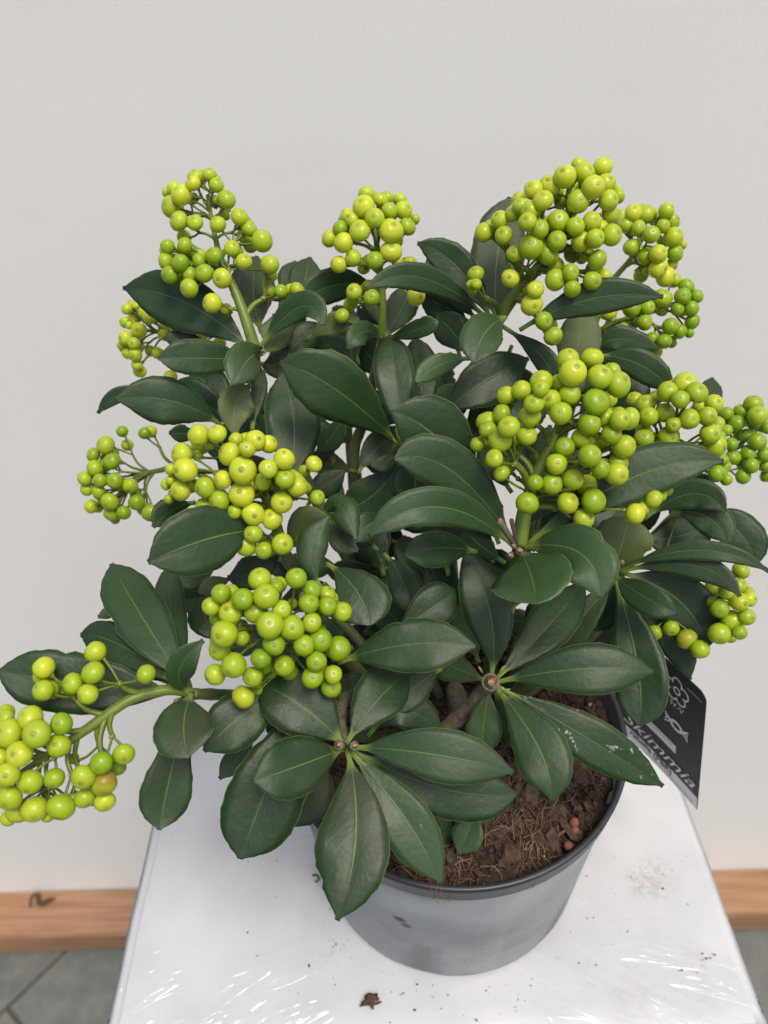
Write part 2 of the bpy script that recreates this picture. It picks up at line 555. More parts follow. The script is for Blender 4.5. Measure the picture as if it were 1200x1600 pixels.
pm = slab("paver", M_PAVER, (PL - JT, PW - JT, 0.03), 0.0025)
s0 = (jc - jb).dot(e1)
rz = math.atan2(e1.y, e1.x)
for row in range(-6, 8):
    for k in range(-7, 8):
        c = jb + e1 * (s0 + (k + 0.5 * (row % 2 == 1) + 0.5) * PL) + e2 * ((row + 0.5) * PW)
        if c.y > 0.95 or c.y < -1.4 or abs(c.x) > 1.45: continue
        o = bpy.data.objects.new("paver", pm)
        COL.objects.link(o); o.parent = paving
        o.location = (c.x, c.y, random.uniform(-0.0012, 0.0012))
        o.rotation_euler = (random.uniform(-.003, .003), random.uniform(-.003, .003), rz)

# ------------------------------------------------------------------ wall panel and timber
WALL_Y = 0.75
BT = 0.070                                     # top of the timber
wl, wr_ = on_z(100, 1390, BT), on_z(1160, 1357, BT)
YAW = math.atan2(wr_.y - wl.y, wr_.x - wl.x)
wdir = Vector((math.cos(YAW), math.sin(YAW), 0)); wnor = Vector((wdir.y, -wdir.x, 0))
wc = wl + wdir * ((0 - wl.x) / wdir.x)


def oriented_box(name, x0, x1, y0, y1, z0, z1, mat, bev=0.003, seg=2, parent=None):
    bm = bmesh.new()
    bmesh.ops.create_cube(bm, size=1)
    for v in bm.verts:
        v.co = Vector(((x0 + x1) / 2 + v.co.x * (x1 - x0), (y0 + y1) / 2 + v.co.y * (y1 - y0), (z0 + z1) / 2 + v.co.z * (z1 - z0)))
    if bev:
        bmesh.ops.bevel(bm, geom=bm.edges[:], offset=bev, segments=seg, affect='EDGES')
    o = bm_obj(name, bm, mat, parent)
    return o


wall = oriented_box("wall_panel", -2.2, 2.2, 0, 0.05, BT - 0.05, 2.9, M_WALL, 0.002)
wall.location = (wc.x, wc.y, 0); wall.rotation_euler.z = YAW
tag(wall, "smooth off-white wall panel standing behind the potted plant", "wall")
beam = oriented_box("timber_beam", -2.2, 2.2, -0.0885, -0.001, 0.003, BT, M_WOOD, 0.004)
beam.location = (wc.x, wc.y, 0); beam.rotation_euler.z = YAW
tag(beam, "long orange-brown pine beam lying along the foot of the wall", "beam")
g = Geo()                                      # dark curl lying on the beam, left
pts = [on_z(x, y, BT + h) for x, y, h in ((47, 1417, .003), (49, 1402, .006), (59, 1396, .009), (60, 1408, .006), (66, 1412, .004), (76, 1407, .005), (86, 1403, .003))]
g.tube(smooth_path(pts, 5), [0.0022] * 12 + [0.005] * 12 + [0.005, 0.005, .004, .003, .003, .0025, .0015], 7)
o = g.build("leaf_curl", M_DEAD, origin=on_z(66, 1410, BT))
tag(o, "small dark dried leaf curl on the pine beam left of the foam block", "dried leaf")

# ------------------------------------------------------------------ foam block
BOX_Z = 1.095
bx0, bx1, by0, by1 = -0.1715, 0.2034, 0.143, 0.385
bm = bmesh.new()
bmesh.ops.create_cube(bm, size=1)
bc = Vector(((bx0 + bx1) / 2, (by0 + by1) / 2, BOX_Z / 2))
for v in bm.verts:
    v.co = Vector((bc.x + v.co.x * (bx1 - bx0), bc.y + v.co.y * (by1 - by0), bc.z + v.co.z * (BOX_Z - 0.002)))
bmesh.ops.bevel(bm, geom=bm.edges[:], offset=0.010, segments=5, affect='EDGES')
bmesh.ops.subdivide_edges(bm, edges=[e for e in bm.edges if e.calc_length() > 0.1], cuts=14, use_grid_fill=True)
for v in bm.verts:
    p = v.co
    edge = min(1, max(abs(p.x - bc.x) / (bx1 - bx0) * 2, 0)) ** 6
    k = noise.noise(p * 14) * 0.0010 + noise.noise(p * 45) * 0.0004
    out = Vector((p.x - bc.x, p.y - bc.y, 0)).normalized() * k * 1.5
    v.co = p + out * .6
block = bm_obj("foam_block", bm, M_FOAM, origin=(bc.x, bc.y, BOX_Z), smooth=True)
block.location = (bc.x, bc.y, BOX_Z)
wnm = block.modifiers.new('flat_faces', 'WEIGHTED_NORMAL'); wnm.weight = 100; wnm.mode = 'FACE_AREA_WITH_ANGLE'
tag(block, "white foam block wrapped in clear film under the plant pot", "foam block")


def strip(name, pts, widths, side, mat, parent, thick=0.0006):
    v, f = [], []
    n = len(pts)
    for i, p in enumerate(pts):
        for s in (-1, 1):
            v.append(p + side * widths[i] * s)
            v.append(p + side * widths[i] * s - Vector((0, 0, thick)))
    for i in range(n - 1):
        a, b = i * 4, i * 4 + 4
        f += [(a, b, b + 2, a + 2), (a + 1, a + 3, b + 3, b + 1), (a, a + 1, b + 1, b), (a + 2, b + 2, b + 3, a + 3)]
    f += [(0, 2, 3, 1), ((n - 1) * 4, (n - 1) * 4 + 1, (n - 1) * 4 + 3, (n - 1) * 4 + 2)]
    return mesh_obj(name, v, f, mat, parent)


def film_material():
    w = NT("clear_film")
    oc = w.coord()
    w.bump(w.noise(40, 3, w.mapping(oc, (1, 3, 1))), 0.8, 0.006)
    return w.set(Base_Color=(0.85, 0.84, 0.83), Roughness=0.18, Alpha=0.55)


M_FILM = film_material()
# loose film standing off the right side of the block
pts = [(bx1 + 0.0015, .300, .985), (bx1 + .006, .285, 1.03), (bx1 + .012, .262, 1.055), (bx1 + .013, .235, 1.05), (bx1 + .009, .205, 1.045), (bx1 + .002, .18, 1.04)]
v, f = [], []
for i, (x, y, z) in enumerate(pts):
    for j in range(4):
        v.append((x + 0.002 * math.sin(i * 1.7 + j) + j * .002, y + .004 * math.sin(j * 2 + i), z - j * 0.04))
for i in range(len(pts) - 1):
    for j in range(3):
        a = i * 4 + j
        f.append((a, a + 4, a + 5, a + 1))
o = mesh_obj("loose_film", v, f, M_FILM, block)
sm = o.modifiers.new("thickness", 'SOLIDIFY'); sm.thickness = 0.0004
def on_box(px, py, lift=0.0): return on_z(px, py, BOX_Z + lift)
# crumbs and dirt specks lying on the block
g = Geo()
rs = random.Random(3)
specks = [(1036, 1388, 4.5), (516, 1397, 4), (866, 1436, 4), (932, 1508, 3), (1066, 1516, 4), (1062, 1517, 2.5), (1110, 1497, 4), (1104, 1498, 4.5), (1117, 1492, 4.5),
          (1098, 1490, 4), (1098, 1500, 3), (648, 1578, 5), (745, 1594, 5), (652, 1538, 4), (676, 1540, 3), (1090, 1520, 3), (918, 1435, 3), (928, 1434, 3), (917, 1369, 3.5),
          (986, 1370, 3), (981, 1456, 3), (905, 1505, 3), (483, 1509, 5), (387, 1457, 4), (524, 1539, 3), (401, 1494, 3), (404, 1492, 2), (525, 1476, 4), (520, 1480, 3), (430, 1402, 2.5),
          (432, 1345, 3), (388, 1347, 3), (515, 1421, 2.5), (1075, 1413, 2.5), (1028, 1378, 2), (830, 1540, 3), (810, 1562, 3), (760, 1548, 3), (700, 1555, 3), (690, 1576, 2.5), (630, 1552, 4), (626, 1555, 3), (610, 1598, 3)]
for _ in range(34): specks.append((rs.gauss(1020, 26), rs.gauss(1364, 22), rs.uniform(0.6, 2.0)))
for _ in range(14): specks.append((rs.gauss(1010, 18), rs.gauss(1378, 10), rs.uniform(0.8, 2.0)))
for _ in range(70): specks.append((rs.uniform(880, 1120), rs.uniform(1330, 1590), rs.uniform(0.6, 1.8)))
for _ in range(90): specks.append((rs.uniform(420, 900), rs.uniform(1440, 1590), rs.uniform(0.6, 2.2)))
for _ in range(14): specks.append((rs.gauss(522, 14), rs.gauss(1478, 12), rs.uniform(0.8, 2.0)))
for _ in range(30): specks.append((rs.uniform(260, 500), rs.uniform(1240, 1500), rs.uniform(0.5, 1.5)))
for (x, y, s) in specks:
    p = on_box(x, y)
    if (p - Vector((0.0334, 0.2642, p.z))).length < 0.086: continue
    if not (bx0 + .01 < p.x < bx1 - .01 and by0 + .01 < p.y < by1 - .01): continue
    r = s * 0.00016
    g.blob(p + Vector((0, 0, r * 0.3)), r, (1.2, 0.9, 0.55), Matrix.Rotation(rs.uniform(0, 6), 3, 'Z'), 0 if rs.random() < .75 else 1, 0.3, 5, 3)
o = g.build("dirt_crumbs", [simple("dirt", (0.10, 0.075, 0.055), 0.95, (0.20, 0.17, 0.13), 200), simple("grey_dirt", (0.25, 0.22, 0.19), 0.95)], origin=(bc.x, bc.y, BOX_Z), smooth=False)
tag(o, "scattered dark dirt crumbs lying on the white foam block", "dirt", kind='stuff')
g = Geo()
for (pp, r) in ((((565, 1568), (574, 1564), (582, 1559), (590, 1553)), 1.0), (((577, 1552), (581, 1560), (580, 1568), (583, 1576)), .9), (((570, 1559), (580, 1557), (592, 1562)), 1.2), (((562, 1572), (573, 1569), (588, 1568), (596, 1565)), .55)):
    q = smooth_path([on_box(x, y, 0.0014 + 0.0008 * (i % 2)) for i, (x, y) in enumerate(pp)], 4)
    g.tube(q, [0.0007 * r + 0.0009 * r * math.sin(math.pi * i / (len(q) - 1)) for i in range(len(q))], 6)
o = g.build("leaf_scrap", M_DEAD, origin=on_box(580, 1563))
tag(o, "ragged brown leaf scrap on the foam block in front of the pot", "leaf scrap")
g = Geo()
q = smooth_path([on_box(x, y, 0.0012) for x, y in ((488, 1368), (494, 1367), (498, 1371), (497, 1376), (492, 1378))], 4)
g.tube(q, [0.0007] * len(q), 6)
o = g.build("dry_curl", M_FIBRE, origin=on_box(494, 1372))
tag(o, "tiny orange dry curl on the foam block left of the pot", "leaf scrap")

# ------------------------------------------------------------------ pot
PC = Vector((0.0334, 0.2642, 0))
RIM_Z = CAM.z - 0.3584
PR, PB = 0.095, 0.082


def lathe(name, prof, mat, parent, n=96, notch=False, closed=True):
    v, f = [], []
    m = len(prof)
    for k in range(n):
        a = 2 * math.pi * k / n
        for i, (r, z) in enumerate(prof):
            dz = 0
            if notch and i in notch:
                deg = math.degrees(a) % 60
                dz = 0.0035 if 4 < deg < 22 else 0
            v.append((PC.x + r * math.cos(a), PC.y + r * math.sin(a), z + dz))
    for k in range(n):
        k2 = (k + 1) % n
        for i in range(m if closed else m - 1):
            i2 = (i + 1) % m
            f.append((k * m + i, k2 * m + i, k2 * m + i2, k * m + i2))
    return mesh_obj(name, v, f, mat, parent)


pot = empty("plant_pot", (PC.x, PC.y, BOX_Z))
tag(pot, "round grey plastic nursery pot with black rim on the foam block", "plant pot")
zb = BOX_Z + 0.0012
lathe("pot_body", [(PB - .006, zb + .004), (PB - .0012, zb), (PB, zb + .0006), (PB + .0004, zb + .003), (PB + .004, zb + .05), (PR - .0035, RIM_Z - .0126), (PR - .006, RIM_Z - .0126), (PB + .001, zb + .05), (PB - .004, zb + .008)],
      M_POT, pot, notch=(0, 1, 2))
lathe("pot_rim", [(PR - .0032, RIM_Z - .0128), (PR - .0014, RIM_Z - .0120), (PR - .0002, RIM_Z - .0024), (PR, RIM_Z - .0008), (PR - .0006, RIM_Z), (PR - .0020, RIM_Z + .0001), (PR - .0030, RIM_Z - .0008), (PR - .0058, RIM_Z - .030), (PR - .0068, RIM_Z - .030), (PR - .0062, RIM_Z - .0128)],
      M_RIM, pot)
o = bpy.data.objects.new("pot_floor", bpy.data.meshes.new("pot_floor"))
n = 48
o.data.from_pydata([((PB - .003) * math.cos(2 * math.pi * k / n), (PB - .003) * math.sin(2 * math.pi * k / n), 0.009) for k in range(n)], [], [tuple(range(n))])
o.data.materials.append(M_RIM); COL.objects.link(o); o.parent = pot

# ------------------------------------------------------------------ soil
SOIL_Z = RIM_Z - 0.012
g = Geo()
NR, NA = 26, 96
g.v.append(Vector((PC.x, PC.y, SOIL_Z + 0.01)))
def soil_h(x, y):
    p = Vector((x, y, 0.3))
    r = math.hypot(x - PC.x, y - PC.y) / PR
    return SOIL_Z + 0.004 * (1 - r * r) + 0.0042 * noise.noise(p * 48) + 0.0028 * noise.noise(p * 130) + 0.0018 * noise.noise(p * 310)
for i in range(1, NR + 1):
    for k in range(NA):
        a = 2 * math.pi * k / NA; r = (PR - 0.0036) * (i / NR)
        x, y = PC.x + r * math.cos(a), PC.y + r * math.sin(a)
        g.v.append(Vector((x, y, soil_h(x, y))))
for k in range(NA):
    g.f.append((0, 1 + k, 1 + (k + 1) % NA)); g.mi.append(0)
for i in range(NR - 1):
    for k in range(NA):
        a = 1 + i * NA; k2 = (k + 1) % NA
        g.f.append((a + k, a + NA + k, a + NA + k2, a + k2)); g.mi.append(0)
rs = random.Random(11)
def soil_pt(rmax=0.97, front=False):
    while True:
        x, y = rs.uniform(-1, 1), rs.uniform(-1, 1)
        if x * x + y * y < rmax * rmax:
            x, y = PC.x + x * (PR - .006), PC.y + y * (PR - .006)
            return Vector((x, y, soil_h(x, y)))
for _ in range(2600):                                  # peat crumbs
    r = rs.uniform(0.0006, 0.0024)
    g.blob(soil_pt() + Vector((0, 0, r * .4)), r, (rs.uniform(.8, 1.6), 1, rs.uniform(.5, 1)), rand_rot(), 0 if rs.random() < .8 else 1, 0.35, 5, 3)
for _ in range(650):                                   # bark chips
    r = 0.0012 + 0.0048 * rs.random() ** 2.2
    g.blob(soil_pt(.94) + Vector((0, 0, r * .35)), r, (rs.uniform(.9, 1.7), 1, rs.uniform(.3, .7)), rand_rot(), 1, 0.45, 6, 4)
for _ in range(520):                                  # coir fibres
    p = soil_pt(.95)
    a = rs.uniform(0, 6.28); L = rs.uniform(.004, .016)
    d = Vector((math.cos(a), math.sin(a), 0)); s = Vector((-d.y, d.x, 0))
    b = rs.uniform(-.5, .5) * L
    pts = [p + d * (L * (t - .5)) + s * (b * (t - .5) ** 2 * 3) + Vector((0, 0, .0012 + rs.uniform(0, .0026) * math.sin(3.1 * t))) for t in (0, .33, .66, 1)]
    g.tube(pts, [rs.uniform(.00009, .00026)] * 4, 3, 2, False)
for (px, py, n_, sp) in ((690, 1345, 90, .009), (835, 1310, 60, .010), (800, 1270, 50, .010), (780, 1200, 50, .010)):   # fibrous tufts
    c = on_z(px, py, SOIL_Z + .003)
    for _ in range(n_):
        p = c + Vector((rs.gauss(0, sp), rs.gauss(0, sp), 0)); p.z = soil_h(p.x, p.y) + .001
        if math.hypot(p.x - PC.x, p.y - PC.y) > PR - .006: continue
        a = rs.gauss(1.2, .7); L = rs.uniform(.006, .018)
        d = Vector((math.cos(a), math.sin(a), rs.uniform(-.1, .25)))
        g.tube([p - d * L * .5, p + Vector((rs.gauss(0, .001), rs.gauss(0, .001), .0025)), p + d * L * .5], [rs.uniform(.0001, .00032)] * 3, 3, 2, False)
for _ in range(45):
    r = rs.uniform(.0004, .0012)
    g.blob(soil_pt() + Vector((0, 0, .002)), r, (1, 1, .8), rand_rot(), 3, .3, 5, 3)
# fibres hanging over the front of the rim
for px, dy in ((672, 16), (684, 34), (690, 40)):
    a = on_z(px, 1378, RIM_Z + .001); b = on_z(px + rs.uniform(-4, 4), 1397, RIM_Z + .0014)
    c = b + Vector((rs.gauss(0, .002), -.0015, -dy * .00022))
    g.tube(smooth_path([a, b, c], 3), [.00012] * 7, 3, 2, False)
soil = g.build("potting_soil", [M_SOIL, M_CHIP, M_FIBRE, M_CRUMB], origin=(PC.x, PC.y, SOIL_Z), smooth=False)
tag(soil, "dark brown fibrous potting soil filling the grey pot", "soil", kind='stuff')
g = Geo()                                              # a fallen reddish berry sprig on the soil
sp = [on_z(x, y, SOIL_Z + h) for x, y, h in ((855, 1320, .004), (872, 1305, .005), (886, 1296, .006), (896, 1287, .006))]
g.tube(smooth_path(sp, 4), [.0008] * 13, 6, 1)
for px, py, r, h in ((897, 1286, .0030, .0075), (898, 1297, .0024, .006), (888, 1322, .0028, .005)):
    g.blob(on_z(px, py, SOIL_Z + h), r, (1, .9, .8), rand_rot(), 0, .12, 8, 6)
o = g.build("fallen_sprig", [M_RED, M_FIBRE], origin=on_z(885, 1300, SOIL_Z + .004))
tag(o, "withered reddish berry sprig lying on the soil in the pot", "sprig")

# ------------------------------------------------------------------ plant label on its stake
def project(p):
    q = p - CAM; d = q.dot(FWD)
    return 600 + F_PX * q.dot(RT) / d, 800 - F_PX * q.dot(UP) / d
TR = at(1104, 1088, 0.400)
TL = at(880, 912, 0.492)
BR = at(1097, 1273, 0.449)
lu = TR - TL; CW = lu.length; lu.normalize()
lv = TR - BR
lv = lv - lu * lv.dot(lu); CH = lv.length; lv.normalize()
CO = TL - lv * CH
ln = lu.cross(lv)
if ln.dot(CAM - CO) < 0: ln = -ln
BEND = 0.004
def card(u, v, off=0.0):
    return CO + lu * (u * CW) + lv * (v * CH) + ln * (off - BEND * math.sin(math.pi * u))
label = empty("plant_label", (CO + lu * CW * .3))
label.location.z = SOIL_Z
tag(label, "black printed plant label on a stake at the right side of the pot", "plant label")
def card_sheet(name, u0, u1, v0, v1, off, thick, mat, rad=0.0, nu=16):
    outline = []
    rv = rad * CW / CH
    def arc(cu, cv, a0):
        for k in range(7):
            a = R(a0 + 90 * k / 6); outline.append((cu + rad * math.cos(a), cv + rv * math.sin(a)))
    us = [u0 + (u1 - u0) * i / nu for i in range(nu + 1)]
    top = []
    for u in us:
        t = v1
        if rad:
            for (c, s) in ((u0 + rad, -1), (u1 - rad, 1)):
                if (u - c) * s > 0: t = v1 - rv + rv * math.sqrt(max(0, 1 - ((u - c) / rad) ** 2))
        top.append(t)
    if rad:
        extra = [u1 - rad * (1 - math.sin(R(a))) for a in (15, 30, 45, 60, 75)] + [u0 + rad * (1 - math.sin(R(a))) for a in (15, 30, 45, 60, 75)]
        us = sorted(us + extra); top = []
        for u in us:
            t = v1
            for (c, s) in ((u0 + rad, -1), (u1 - rad, 1)):
                if (u - c) * s > 0: t = v1 - rv + rv * math.sqrt(max(0, 1 - ((u - c) / rad) ** 2))
            top.append(t)
    v, f = [], []
    for u, t in zip(us, top):
        v += [card(u, v0, off), card(u, t, off), card(u, v0, off - thick), card(u, t, off - thick)]
    for i in range(len(us) - 1):
        a, b = i * 4, i * 4 + 4
        f += [(a, b, b + 1, a + 1), (a + 2, a + 3, b + 3, b + 2), (a, a + 2, b + 2, b), (a + 1, b + 1, b + 3, a + 3)]
    e = (len(us) - 1) * 4
    f += [(0, 1, 3, 2), (e, e + 2, e + 3, e + 1)]
    return mesh_obj(name, v, f, mat, label, smooth=False)
card_sheet("card", 0, 1, 0, 1, 0, .0006, M_CARD, .05)
card_sheet("white_band", .002, .998, .003, .108, .00012, .0001, M_CARDW)
card_sheet("stripe", .02, .83, .296, .362, .00026, .0001, M_CARDW)
for k in range(3):
    card_sheet("small_print", .62, .97, .012 + .013 * k, .02 + .013 * k, .00014, .0001, M_CARDG)
card_sheet("small_print", .62, .80, .335, .343, .0004, .0001, M_CARDG)
card_sheet("small_print", .10, .45, .402, .410, .00026, .0001, M_CARDG)
card_sheet("small_print", .10, .40, .43, .436, .00026, .0001, M_CARDG)
card_sheet("small_print", .88, .98, .925, .930, .00026, .0001, M_CARDG)


def card_lines(name, polys, wdt, mat, off=.0003):
    """Flat printed outlines on the card; polys in card units (metres along, metres up)."""
    v, f = [], []
    for pl in polys:
        n = len(pl); base = len(v)
        for i in range(n):
            a, b = Vector(pl[max(i - 1, 0)]), Vector(pl[min(i + 1, n - 1)])
            if pl[0] == pl[-1] and i in (0, n - 1): a, b = Vector(pl[-2]), Vector(pl[1])
            t = (b - a).normalized(); s = Vector((-t.y, t.x)) * wdt
            for q in (Vector(pl[i]) + s, Vector(pl[i]) - s):
                for o_ in (off, off - .0001): v.append(card(q.x / CW, q.y / CH, o_))
        for i in range(n - 1):
            a, b = base + i * 4, base + i * 4 + 4
            f += [(a, b, b + 2, a + 2), (a + 1, a + 3, b + 3, b + 1), (a, a + 1, b + 1, b), (a + 2, b + 2, b + 3, a + 3)]
    return mesh_obj(name, v, f, mat, label, smooth=False)


def flower(cx, cy, r):
    out = []
    for k in range(5):
        a0 = R(90 + 72 * k)
        c = (cx + r * .62 * math.cos(a0), cy + r * .62 * math.sin(a0))
        out.append([(c[0] + r * .40 * math.cos(a0 + R(t)), c[1] + r * .40 * math.sin(a0 + R(t))) for t in range(-115, 116, 23)])
    ring = [(cx + r * .26 * math.cos(R(t)), cy + r * .26 * math.sin(R(t))) for t in range(0, 361, 24)]
    ring[-1] = ring[0]
    return out + [ring]


fr = .078 * CW
card_lines("flower_icon", flower(.815 * CW, .83 * CH, fr), fr * .06, M_CARDW)
card_lines("flower_icon", flower(.15 * CW, .16 * CH, fr * .8), fr * .10, M_CARDW)
card_lines("flower_icon", flower(.15 * CW, .76 * CH, fr * .5), fr * .10, M_CARDG)
cx, cy, s = .825 * CW, .54 * CH, fr
ell = [(cx + s * .55 * math.cos(R(t)), cy + s * .36 * math.sin(R(t))) for t in range(0, 361, 20)]; ell[-1] = ell[0]
el2 = [(cx + s * .42 * math.cos(R(t)), cy + s * .25 * math.sin(R(t))) for t in range(0, 361, 20)]; el2[-1] = el2[0]
wings = []
for k in (-1, 1):
    wings.append([(cx + k * s * .55, cy + s * .06), (cx + k * s * 1.05, cy + s * .42), (cx + k * s * .92, cy + s * .02), (cx + k * s * 1.05, cy - s * .40), (cx + k * s * .55, cy - s * .06)])
    wings.append([(cx + k * s * .62, cy), (cx + k * s * .88, cy + s * .12)])
card_lines("sweet_icon", [ell, el2] + wings, fr * .06, M_CARDW)


def card_text(name, txt, u, v, size, mat, shear=0.0, stretch=1.0, bold=0.0):
    cu = bpy.data.curves.new(name, 'FONT')
    cu.body = txt; cu.size = size; cu.shear = shear; cu.offset = bold; cu.resolution_u = 3
    tmp = bpy.data.objects.new(name, cu)
    COL.objects.link(tmp)
    bpy.context.view_layer.update()
    me = bpy.data.meshes.new_from_object(tmp.evaluated_get(bpy.context.evaluated_depsgraph_get()))
    bpy.data.objects.remove(tmp)
    pts = [card(u + p.co.x * stretch / CW, v + p.co.y / CH, .0004) for p in me.vertices]
    faces = [tuple(p.vertices) for p in me.polygons]
    n = len(pts)
    return mesh_obj(name, pts, faces, mat, label, smooth=False)


card_text("lettering", "Skimmia", .43, .150, .0132, M_CARDW, .5, 1.42, 0)
card_text("lettering", "rabella (PBR)", .49, .060, .0072, M_CARD, 0, 1.0, .0001)
card_text("lettering", "IV-V", .775, .685, .0062, M_CARDW, 0, 1.0)
g = Geo()
for du in (-.002, .002):
    a = card(.285, .62, .004) + lu * du; b = card(.285, 0, .004) + lu * du
    c = Vector((b.x - .006, b.y - .004, SOIL_Z - .012))
    g.tube(smooth_path([a, b, (b + c) / 2 + Vector((.001, 0, 0)), c], 4), [.0019] * 13, 8)
g.build("stake", M_STAKE, label, origin=card(.285, 0, .004))

# ------------------------------------------------------------------ the plant
PLANT0 = Vector((PC.x + 0.004, PC.y + 0.01, SOIL_Z - 0.004))
plant = empty("berry_shrub", PLANT0)
tag(plant, "dark green leafy shrub with yellow-green berry clusters rooted in the grey pot", "plant")

# profiles: half width along the leaf, 0 = petiole end, 1 = tip
PROF = {
    'n': [(0, .045), (.06, .05), (.12, .12), (.2, .34), (.32, .66), (.45, .90), (.56, 1), (.66, .98), (.76, .86), (.85, .62), (.92, .36), (.97, .13), (1, .01)],
    'r': [(0, .045), (.06, .06), (.12, .20), (.2, .46), (.32, .78), (.45, .96), (.56, 1), (.66, .98), (.78, .86), (.87, .64), (.94, .34), (.98, .12), (1, .015)],
    'o': [(0, .045), (.07, .05), (.14, .12), (.25, .34), (.4, .66), (.55, .90), (.66, 1), (.76, .98), (.85, .82), (.92, .56), (.97, .26), (1, .03)],
    'l': [(0, .05), (.08, .06), (.15, .25), (.25, .55), (.4, .85), (.52, 1), (.65, .95), (.78, .75), (.88, .48), (.95, .22), (1, .015)],
}


def prof(kind, t):
    P = PROF[kind]
    for (a, x), (b, y) in zip(P, P[1:]):
        if t <= b:
            k = (t - a) / (b - a)
            k = k * k * (3 - 2 * k) * .5 + k * .5
            return x + (y - x) * k
    return P[-1][1]


TS = [0, .04, .08, .12, .16, .20, .25, .30, .35, .40, .45, .50, .55, .60, .65, .70, .74, .78, .82, .86, .89, .92, .945, .97, .985, 1]
US = [-1, -.72, -.40, -.12, 0, .12, .40, .72, 1]
NODES = [(767, 1066, .366), (541, 1168, .331), (400, 556, .389), (776, 507, .386), (812, 860, .347), (962, 893, .387), (298, 1082, .328), (596, 533, .402), (630, 700, .384)]
leaf_rng = random.Random(5)
HALF_THICK = 0.00022


def leaf(bx, by, mx, my, tx, ty, w, db, dt, roll=0, fold=14, k='n', under=False, tint=0, dm=None, twist=0, curl=0.0, res=0, asym=0.0):
    """One leaf: midrib from base through middle to tip (pixel + depth), w = breadth across in pixels."""
    rg = leaf_rng
    b, t = at(bx, by, db), at(tx, ty, dt)
    for nx, ny, nd in NODES:                 # petioles reach in to the shoot they grow from
        q = at(nx, ny, nd)
        if (q - b).length < .022: b = b.lerp(q, .8); break
    if dm is None: dm = (db + dt) / 2 - 0.05 * (t - b).length
    m = at(mx, my, dm)
    c = 2 * m - (b + t) / 2
    W = .955 * w * dm / F_PX / 2 / max(.45, math.cos(R(roll))) / math.cos(R(fold))
    ph, wav = rg.uniform(0, 6.28), rg.uniform(.2, 1.0) * .085
    droll = rg.uniform(-7, 7); warp = rg.uniform(.02, .16); bow = rg.uniform(.02, .09); fold = fold * rg.uniform(.5, 1.15)
    skew = rg.uniform(-.07, .07); nick = [(rg.uniform(.3, .95), rg.choice((-1, 1)), rg.uniform(.05, .11)) for _ in range(rg.choice((0, 0, 0, 1, 2)))]
    verts, uvs, faces, mi = [], [], [], []
    rows = []
    side_prev = None
    for tt in TS:
        p = b * (1 - tt) ** 2 + c * (2 * tt * (1 - tt)) + t * tt ** 2
        tg = ((c - b) * (2 * (1 - tt)) + (t - c) * (2 * tt))
        if tg.length < 1e-6: tg = t - b
        tg.normalize()
        view = (CAM - m).normalized()
        n0 = view - tg * view.dot(tg)
        if n0.length < .25 and side_prev is not None:
            n0 = tg.cross(side_prev) * -1 if tg.cross(side_prev).dot(view) < 0 else tg.cross(side_prev)
        n0.normalize()
        rot = Matrix.Rotation(R(roll + droll + twist * (tt - .5)), 3, tg)
        n = rot @ n0
        s = n.cross(tg).normalized()          # points to the right when looking down the leaf from tip to base
        side_prev = s
        hw = max(prof(k, tt) * W, .0011)
        fk = R(fold) * (1 - .55 * tt)
        row = []
        for u in US:
            a = abs(u)
            wu = u * hw * (1 + skew * (1 if u > 0 else -1)) * (1 + (asym * (1 if u > 0 else -1)))
            off = math.sin(fk) * a * hw - (warp * hw + curl * hw) * a * a * (1 if tt > .1 else 0)
            off += wav * hw * a * a * math.sin(tt * 15 + ph + (0 if u > 0 else 1.7))
            off -= .025 * hw * math.exp(-(u / .10) ** 2)
            off += bow * hw * math.sin(tt * 6.0 + ph * 2) * (.35 + .65 * a)
            q = p + s * (wu * math.cos(fk)) + n * off
            for (nt_, ns, nd) in nick:
                if a == 1 and u * ns > 0 and abs(tt - nt_) < .035: q -= s * (ns * hw * nd)
            if a == 1 and .15 < tt < .99:
                q += s * (math.copysign(1, u) * hw * .018 * math.sin(tt * 47 + ph))
            row.append((q, n, u, tt))
        rows.append(row)
    nu, nt = len(US), len(TS)
    for sgn in (1, -1):
        for row in rows:
            for (q, n, u, tt) in row:
                ht = HALF_THICK * (1.0 + 2.2 * math.exp(-(u / .12) ** 2) * (1 - tt)) * (sgn if sgn > 0 else -1)
                if tt < .1: ht = sgn * .0008 * (1 - abs(u)) + sgn * .0002
                verts.append(q + n * ht); uvs.append(((u + 1) / 2, tt))
    for i in range(nt - 1):
        for j in range(nu - 1):
            a = i * nu + j
            faces.append((a, a + 1, a + nu + 1, a + nu)); mi.append(0)
            a2 = a + nu * nt
            faces.append((a2, a2 + nu, a2 + nu + 1, a2 + 1)); mi.append(1)
    o2 = nu * nt
    for i in range(nt - 1):
        for j, fl in ((0, 1), (nu - 1, 0)):
            a = i * nu + j
            q = (a, a + o2, a + nu + o2, a + nu)
            faces.append(q if not fl else q[::-1]); mi.append(0)
    e = (nt - 1) * nu
    for j in range(nu - 1):
        faces.append((e + j, e + j + 1, e + j + 1 + o2, e + j + o2)); mi.append(0)
        faces.append((j + 1, j, j + o2, j + 1 + o2)); mi.append(0)
    mats = [M_LEAF, M_UNDER] if not under else [M_UNDER, M_LEAF]
    o = mesh_obj("leaf", verts, faces, mats, plant, origin=b, smooth=True, matidx=mi, uvs=uvs)
    o['tint'] = float(tint); o['residue'] = float(res)
    return o


